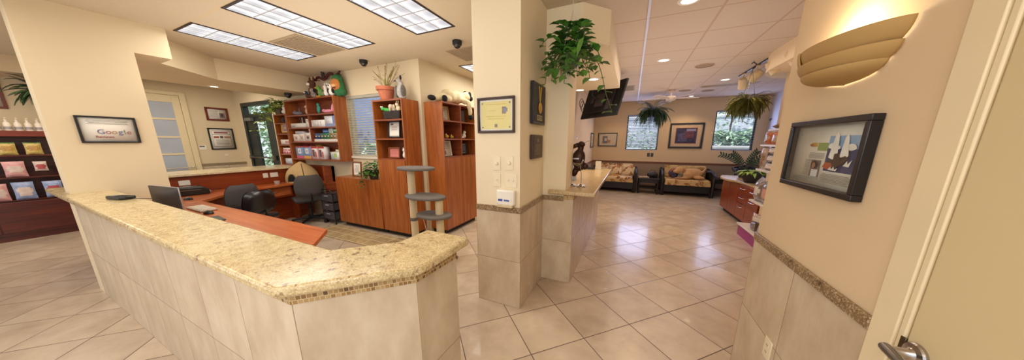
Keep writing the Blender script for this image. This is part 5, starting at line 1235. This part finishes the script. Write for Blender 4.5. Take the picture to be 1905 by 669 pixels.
m=MB(); m.prism_y([(-.05,0),(.05,0),(.04,.14),(-.05,.14)],-.04,.04); o=m.build('card_holder',mat('#d8d2c4',.5),None,loc=(-.52,4.9,1.031)); tag(o,'cream card holder beside the black tray at the far end of the tiled counter','holder')
# ------------------------------------------------------------------ couch items
plush('stuffed_dog','large tan stuffed dog lying on the right couch',(1.52,8.78,.475),0,[((.1,0,.15),(.28,.15,.15)),((-.20,-.05,.24),(.13,.12,.12)),((-.32,-.08,.20),(.07,.07,.05)),((-.05,-.1,.10),(.16,.10,.12)),((-.15,-.18,.04),(.13,.045,.04)),((.26,-.14,.05),(.14,.07,.05)),((.36,0,.2),(.04,.04,.14),(0,.4,0))],mat('#c2986a',.95,var=.12,scale=40,bump=.2),vox=.018,extra={'ear':(mat('#a9794a',.95),[((-.13,-.14,.22),(.045,.02,.085)),((-.24,.06,.24),(.045,.02,.08))]),'nose':(EYE,[((-.39,-.08,.215),(.016,.016,.014))])})
plush('round_cushion','dark blue round cushion with orange spots on the right couch',(1.17,8.78,.475),0,[((0,0,.15),(.14,.09,.14))],multi_mat('spotted_cushion',['#353a5a','#4a4f70','#8d4a34','#353a5a','#6d4a50'],11),vox=.015,cat='cushion')
plush('stuffed_bear','small grey-green stuffed bear between the stuffed dog and the couch cushion',(1.33,8.62,.475),0,[((0,0,.07),(.08,.06,.07)),((0,-.03,.15),(.05,.05,.045))],mat('#7a7360',.95,var=.2),vox=.012)
m=MB(); m.sheet(lambda u,v:(-.02+.26*u+.08*math.sin(PI*v),-.3+.55*v,.12*math.cos(1.5*(u-.2))-.25*max(0,u-.45)+.01*math.sin(22*v)),14,14); o=m.build('throw_blanket',multi_mat('striped_throw',['#1e1a20','#3a343c','#5a5258','#1e1a20'],22),None,loc=(1.90,8.78,.60),solid=.02); tag(o,'dark striped throw blanket over the right arm of the right couch','blanket')
CUSH=pattern_mat('printed_cushion','#d8c4a0',('#9a5a2a','#6d4028','#c0884c'),9)
for i,(x,lab) in enumerate(((-.82,'printed cushion at the left of the left couch'),(-.42,'printed cushion in the middle of the left couch'),(-.05,'printed cushion at the right of the left couch'))):
    m=MB(); m.sheet(lambda u,v:((u-.5)*.36,-.05*(1-(2*u-1)**4)*(1-(2*v-1)**4),v*.32),8,8); m.sheet(lambda u,v:((.5-u)*.36,.05*(1-(2*u-1)**4)*(1-(2*v-1)**4),v*.32),8,8)
    o=m.build('throw_cushion',CUSH,None,loc=(x,8.90,.475),rot=(-.3,0,(i-1)*-.15)); tag(o,'square '+lab,'cushion','cushions on the left couch')
m=MB(); m.sheet(lambda u,v:(.45*u,.18*v,.02*math.sin(6*u)*math.sin(5*v)+.012),8,6); o=m.build('folded_blanket',mat('#c08a3c',.9,var=.3,scale=14),None,loc=(-.75,8.60,.475),solid=.02); tag(o,'mustard folded blanket on the seat of the left couch','blanket')
m=MB(); m.box(-.14,.14,-.1,.1,0,.03); o=m.build('magazine',mat('#b59a7a',.5,var=.3,scale=20),None,loc=(.38,8.62,.471),rot=(0,0,.2)); tag(o,'tan magazine on the side table between the couches','magazine')
t=thing('handbag','black soft bag on the side table between the couches','bag',(.63,8.72,.471))
m=MB(); m.ball((0,0,.08),(.15,.09,.09)); m.box(-.13,.13,-.07,.07,0,.1); m.build('body',BLACK,t,remesh=.015); m=MB(); m.tube([(-.08,0,.15),(-.05,0,.21),(.05,0,.21),(.08,0,.15)],.008,6); m.build('strap',BLACK,t)
# ------------------------------------------------------------------ bagged treats, right
TRB=mat('#8d6a4a',.35,var=.5,scale=40,coat=.6); TRO=mat('#b5602a',.35,var=.4,scale=30,coat=.6); FOIL=mat('#a9a2a2',.22,.6,var=.35,scale=25); CLEAR=mat('#b5a092',.25,var=.35,scale=22,coat=.6); LBLW=mat('#d6cfc8',.4); PURL=mat('#8d80b0',.4)
R90=-PI/2
bag('treat_bag','brown bag of treats lying on the top wall shelf',"bag",(1.84,4.98,1.735),R90+.2,.22,.17,.07,[TRB,LBLW],lean=0,flat=True,patch=False)
bag('treat_bag','pale brown bag lying behind on the top wall shelf',"bag",(1.87,4.80,1.735),R90-.2,.22,.18,.07,[CLEAR,LBLW],flat=True,patch=False)
bag('treat_bag','orange treats in a clear bag, second wall shelf from the top',"bag",(1.81,5.04,1.481),R90,.19,.19,.09,[TRO,CLEAR,CLEAR])
bag('treat_bag','second orange treat bag nearer the wall end, second wall shelf from the top',"bag",(1.81,4.80,1.481),R90+.15,.21,.18,.09,[TRO,CLEAR,CLEAR])
bag('treat_bag','tall clear bag of brown treats at the end of the third wall shelf',"bag",(1.80,5.05,1.121),R90,.17,.33,.08,[CLEAR,TRB,CLEAR])
for i in range(3):
    bag('treat_bag',['silver treat bag, upper of the pile on the third wall shelf','silver treat bag, middle of the pile on the third wall shelf','silver treat bag, bottom of the pile on the third wall shelf'][i],"bag",(1.81,4.82,1.121+.11*(2-i)),R90+.1*i,.22,.11,.10,[FOIL,LBLW])
for i in range(2):
    bag('treat_bag',['crinkled silver bag at the end of the lowest wall shelf','pink-labelled silver bag on the lowest wall shelf'][i],"bag",(1.81,5.02-.26*i,.641),R90,.24,.32,.12,[FOIL,[LBLW,mat('#cf9a8c',.4)][i],FOIL])
for i,(yv,z,l) in enumerate(((5.0,.196,'silver-blue treat bag lying at the front of the magenta base unit'),(4.72,.196,'silver-purple treat bag lying behind on the magenta base unit'),(4.88,.326,'large clear treat bag lying on top of the two on the magenta base unit'))):
    bag('treat_bag',l,"bag",(1.82,yv,z),R90+.3*(i-1),.26,.13,.10,[[FOIL,FOIL,CLEAR][i],[PURL,PURL,LBLW][i]],flat=False)
for o in [q for q in bpy.data.objects if q.name.startswith('treat_bag')]: pass
# ------------------------------------------------------------------ left hall shelf goods
k=0
for i in range(11):
    yv=.02+i*.078
    t=thing('spray_bottle','white pump bottle standing in the row on top of the dark wood shelf','bottle',(-8.70,yv,1.686),group='white bottles on the dark wood shelf')
    if i==0:
        m=MB(); m.lathe([(.030,0),(.032,.01),(.032,.10),(.022,.125),(.012,.135),(.012,.15)],16); m.build('bottle_body',mat('#e0d6c6',.4,var=.04),t)
        m=MB(); m.lathe([(.0325,.02),(.0325,.06)],16,close=False); m.build('label',mat('#9a9496',.5),t)
        m=MB(); m.lathe([(.015,.15),(.015,.165),(.005,.168),(.005,.185)],10); m.box(-.01,.035,-.008,.008,.178,.192); m.build('pump',mat('#e6dccb',.4),t)
        first=t
    else:
        for ch in list(first.children):
            c=ch.copy(); COL.objects.link(c); c.parent=t
YG=mat('#c2ac62',.4,var=.3,scale=40); GRNP=mat('#4c6a3a',.4); PKP=mat('#cf9a98',.35,var=.25,scale=20); REDP=mat('#a5484c',.4); BLP=mat('#8d9cc0',.35,var=.3,scale=25); WHP=mat('#cdb9b0',.35,var=.2,scale=20)
def hb(label,y,z,w,h,mats):
    return bag('treat_package',label,'package',(-8.66,y,z),PI/2,w,h,.06,mats)
hb('yellow and green treat package, left one of the top row in the dark wood shelf',.42,1.321,.14,.19,[YG,mat('#b08a4a',.4,var=.3,scale=50),GRNP]); hb('yellow and green treat package, right one of the top row in the dark wood shelf',.615,1.321,.14,.19,[YG,mat('#b08a4a',.4,var=.3,scale=50),GRNP])
hb('yellow package cut by the left edge, top row in the dark wood shelf',.22,1.321,.14,.19,[YG,GRNP])
hb('pink and white package in the second row of the dark wood shelf',.42,.986,.17,.235,[PKP,WHP]); hb('small white package with red mark in the second row of the dark wood shelf',.62,1.06,.11,.15,[WHP,REDP]); hb('red-marked package, cut by the left edge, second row of the dark wood shelf',.20,.986,.16,.22,[PKP,REDP])
hb('pink package cut by the left edge, third row of the dark wood shelf',.24,.631,.15,.26,[PKP,WHP]); hb('blue and white package in the third row of the dark wood shelf',.43,.631,.17,.27,[BLP,WHP]); hb('blue and white package with red mark, third row of the dark wood shelf',.66,.631,.16,.26,[BLP,REDP]); hb('white crinkled package at the right end of the second row in the dark wood shelf',.83,.986,.15,.2,[WHP,BLP])
# ------------------------------------------------------------------ outdoors
m=MB(); m.box(-30,30,3.36,60,-.12,-.06); m._add([],[],0); struct(m.build('ground_outside',mat('#8a8f78',.9,var=.3,scale=2)))
HEDGE=leaf_mat('hedge_leaf','#6d9c78','#9ac4a0','#d3e6d4')
def hedge(label,x0,x1,y0,y1,z0,z1,n,name='hedge',sz=.16,zb=-.06):
    t=thing(name,label,name,((x0+x1)/2,(y0+y1)/2,zb)); lf=MB()
    for i in range(n):
        p=(rnd.uniform(x0,x1),rnd.uniform(y0,y1),rnd.uniform(z0,z1)); lf.leaf(p,(rnd.uniform(-1,1),rnd.uniform(-1,.3),rnd.uniform(-.5,.8)),(0,0,1),sz*rnd.uniform(.7,1.4),sz*.6,.3)
    lf.build('foliage',HEDGE,t,local=False)
    m=MB(); 
    for i in range(6): xx=x0+(x1-x0)*(i+.5)/6; m.tube([(xx,(y0+y1)/2,zb),(xx+.05,(y0+y1)/2,z0+(z1-z0)*.35)],.03,6)
    m.build('trunk',mat('#5a4a3a',.9),t,local=False)
hedge('clipped green hedge outside the right waiting room window',1.5,6.5,11.9,12.5,1.38,1.88,2600,zb=1.371)
hedge('loose tree foliage above the hedge outside the right window',1.5,6.5,13.2,14.2,2.0,4.2,600,'tree',.2)
hedge('leafy shrub outside the left waiting room window',-1.5,1.4,13,14,0,2.0,700,'shrub',.2)
hedge('leafy tree outside the glass door',-16,-10.5,5.2,7.0,0,5.0,3000,'tree',.24)
hedge('shrub outside the blinds window behind the tall cabinet',-8.6,-5.6,6.0,6.8,0,1.5,900,'shrub',.2)
t=thing('neighbour_building','pale blue-grey building outside the blinds window','building',(-9,9,-.06))
m=MB(); m.box(-13,-6.6,8.6,12,-.06,4.5); m.build('wall',mat('#8792b8',.8,var=.1,scale=.8),t,local=False); m=MB(); m.box(-13.1,-6.5,8.5,12.1,4.5,4.7); m.build('roof',mat('#5c5a60',.8),t,local=False)

t=thing('planter_wall','low white planter wall under the hedge outside the right window','wall',(4,11.8,-.06))
m=MB(); m.box(1,8,11.6,12.6,-.06,1.32); m.build('panel',mat('#dfe4f2',.8,var=.05,scale=1),t,local=False); m=MB(); m.box(.95,8.05,11.55,12.65,1.32,1.37); m.build('coping',mat('#e6e9f2',.8),t,local=False)
t=thing('backdrop_wall','added pale bluish backdrop wall outside the waiting room windows','wall',(1.5,15.2,-.06))
m=MB(); m.box(-4,9,15,15.3,-.06,2.6); m.build('panel',mat('#d3dcf2',.8,var=.06,scale=1),t,local=False); m=MB(); m.box(-4.05,9.05,14.95,15.35,2.6,2.68); m.build('coping',mat('#cfd4e4',.8),t,local=False)  # added backdrop, its pale blue stands in for cool brightness in the windows

speaker('round ceiling disc at the far left edge above the dark wood shelf',-6.9,.05)
m=MB(); m.tube([(3.243,9.25-.028*a*.35+.03*math.sin(a*1.7),2.08+.035*math.cos(a*1.3)) for a in range(0,12)],.004,5); o=m.build('wall_decal',mat('#5a5464',.6),None); tag(o,'thin dark scribble-like decal on the cool-lit wall right of the window','decal')
WORLD_ST=1.6; EXPO=-0.08
WARM='#ffe3b8'
def troffer(label,x0,x1,y0,y1):
    t=thing('ceiling_light',label,'ceiling light',((x0+x1)/2,(y0+y1)/2,CEIL))
    m=MB(); b=.022; z0,z1=CEIL-.006,CEIL
    m.box(x0,x1,y0,y0+b,z0,z1);m.box(x0,x1,y1-b,y1,z0,z1);m.box(x0,x0+b,y0+b,y1-b,z0,z1);m.box(x1-b,x1,y0+b,y1-b,z0,z1)
    m.build('frame',mat('#2a1d20',.5),t,local=False)
    m=MB(); m.quad((x0+b,y0+b,z1-.002),(x0+b,y1-b,z1-.002),(x1-b,y1-b,z1-.002),(x1-b,y0+b,z1-.002)); m.build('diffuser',LENS,t,local=False)
    m=MB(); 
    for i in range(1,3):
        xx=x0+b+(x1-x0-2*b)*i/3; m.box(xx-.006,xx+.006,y0+b,y1-b,z0,z1-.003)
    for i in range(1,6):
        yy=y0+b+(y1-y0-2*b)*i/6; m.box(x0+b,x1-b,yy-.006,yy+.006,z0,z1-.003)
    m.build('louver',mat('#8d8c8a',.4,var=.02,emit=.9),t,local=False)
def lens():
    t=NT('fluorescent_lens'); p=t.pos()
    f=t.noise(p,4.5,2,.5,(1,1,1)); u=t.math('FRACT',t.math('DIVIDE',t.math('SUBTRACT',t.dot(p,(1,0,0)),-4.74),.163)); v=t.math('FRACT',t.math('DIVIDE',t.math('SUBTRACT',t.dot(p,(0,1,0)),1.32),.2))
    q=t.math('ADD',t.math('MULTIPLY',t.math('SINE',t.math('MULTIPLY',u,PI)),.5),t.math('MULTIPLY',t.math('SINE',t.math('MULTIPLY',v,PI)),.35))
    s=t.ramp(t.math('ADD',q,t.math('MULTIPLY',t.math('SUBTRACT',f,.5),.5)),[(.2,(1,1,1)),(.85,(.5,.5,.54))])
    t.set(**{'Base Color':lin('#4a4a4a'),'Emission Color':s,'Emission Strength':LENS_ST}); return t.m
LENS_ST=1.2
LENS=lens()
troffer('fluorescent ceiling panel nearest the left pillar, leftmost of the row',-4.74,-4.25,1.315,2.51)
troffer('fluorescent ceiling panel in the middle of the row over the desk',-3.555,-3.045,1.315,2.52)
troffer('fluorescent ceiling panel nearest the central column, cut off by the top edge',-2.365,-1.83,1.315,2.535)
troffer('fluorescent ceiling panel far back, half hidden behind the column',-2.69,-2.15,3.77,4.95)
def downlight(label,x,y,z=CEIL,r=.065,grp=None,pw=22,col='#ffd9a8'):
    t=thing('recessed_light',label,'ceiling light',(x,y,z),group=grp)
    m=MB(); m.lathe([(r,-.0005),(r+.028,-.0005),(r+.028,-.004),(r,-.008)],24,close=False); m.build('trim_ring',WHITE,t)
    m=MB(); m.lathe([(.001,-.002),(r,-.002),(r,-.003),(.001,-.003)],24); m.build('bulb',emis('bulb_glow_%d'%len(LAMPS),'#fff0d8',9),t)
    if pw: LAMPS.append(('recessed_lamp','SPOT',(x,y,z-.03),pw,col,.05,(0,0,0),120))
downlight('recessed ceiling light cut by the top edge of the view',.349,2.956)
downlight('recessed ceiling light right of the pale ceiling strip, above the tiled floor',.329,4.817)
downlight('recessed ceiling light beside the track lights',1.575,6.762)
downlight('recessed ceiling light just in front of the framed art between the windows',1.35,8.75,r=.05,pw=30)
downlight('recessed light in the soffit right under the hanging pothos',-.6,4.21,SOF)
downlight('recessed light in the soffit near the trailing vine tip',-.93,4.95,SOF)
downlight('small recessed light left of the pale strip, above the television corner',-.36,7.4,r=.045)
downlight('small recessed light farthest back near the left couch',-.40,8.5,r=.045)
downlight('recessed light in the left soffit above the interior door',-6.45,2.1,SOF,r=.05,pw=10)
# fill from lamps
for k,(x,y) in enumerate(((-4.5,1.9),(-3.3,1.9),(-2.1,1.9),(-2.4,4.3))): LAMPS.append(('troffer_lamp','AREA',(x,y,CEIL-.03),16,'#fffaf0',.45,(0,0,0),None,1.1))
LAMPS+= [('reception_fill','AREA',(-3.2,-.6,2.65),52,'#fff6ea',3.5,(0,0,0),None,1.5),
         ('entry_fill','AREA',(-.1,-1.0,2.4),40,'#fff8ee',1.6,(math.radians(40),0,0),None,1.4),
         ('hall_fill','AREA',(-7.6,.4,2.40),30,'#ffeed8',1.2,(0,0,0),None,1.6),
         ('hall_door_fill','AREA',(-7.7,2.0,2.7),22,'#fff2de',.9,(0,0,0),None,1.6),
         ('waiting_fill','AREA',(.6,5.9,2.66),30,'#ffe9da',1.6,(0,0,0),None,4.5),
         ('side_room_fill','AREA',(-2.1,5.2,2.6),22,'#fff6ea',1,(0,0,0),None,1),
         ('window_daylight_left','AREA',(.26,9.2,1.8),17,'#b9c8ff',.9,(-PI/2,0,0),None,1.05),
         ('window_daylight_right','AREA',(2.56,9.2,1.8),13,'#b9c8ff',.9,(-PI/2,0,0),None,1.05),
         ('ceiling_bounce_reception','AREA',(-3.2,1.9,1.9),20,'#fff4e6',3.0,(PI,0,0),None,1.4),
         ('ceiling_bounce_waiting','AREA',(.5,5.5,1.7),20,'#fff0e8',1.6,(PI,0,0),None,5.0),
         ('ceiling_bounce_entry','AREA',(-.3,.3,1.9),7,'#fff4e6',1.0,(PI,0,0),None,1.0)]
LAMPS+=[('sun','SUN',(0,-10,20),4.0,'#fff6e8',.02,(math.radians(30),0,0))]
# ------------------------------------------------------------------ camera, light, world
cam=bpy.data.cameras.new('camera'); co=bpy.data.objects.new('camera',cam); COL.objects.link(co)
f=479.0; cam.sensor_width=36; cam.sensor_fit='HORIZONTAL'; cam.lens=36*f/1905; cam.shift_y=28.4/1905; cam.clip_start=.02
co.location=(0,0,1.523); co.rotation_euler=(PI/2-.20575,0,math.radians(24.6)); scn.camera=co
w=bpy.data.worlds.new('world'); scn.world=w; w.use_nodes=True
bg=w.node_tree.nodes['Background']; bg.inputs[0].default_value=lin('#eef2fb'); bg.inputs[1].default_value=WORLD_ST
def lamp(name,ty,loc,power,col,size=.1,rot=(0,0,0),spot=None,sy=None):
    l=bpy.data.lights.new(name,ty); l.energy=power; l.color=lin(col)[:3]
    o=bpy.data.objects.new(name,l); COL.objects.link(o); o.location=loc; o.rotation_euler=rot
    if ty=='AREA':
        l.size=size
        if sy: l.shape='RECTANGLE'; l.size_y=sy
    else: l.shadow_soft_size=size
    if spot: l.spot_size=math.radians(spot); l.spot_blend=.6
    return o
for a in LAMPS: lamp(*a)
scn.view_settings.view_transform='Standard'; scn.view_settings.look='None'; scn.view_settings.exposure=EXPO; scn.view_settings.gamma=1.0
scn.cycles.max_bounces=8; scn.cycles.diffuse_bounces=5; scn.cycles.glossy_bounces=4; scn.cycles.transparent_max_bounces=12; scn.cycles.sample_clamp_indirect=6
scn.cycles.caustics_reflective=False; scn.cycles.caustics_refractive=False
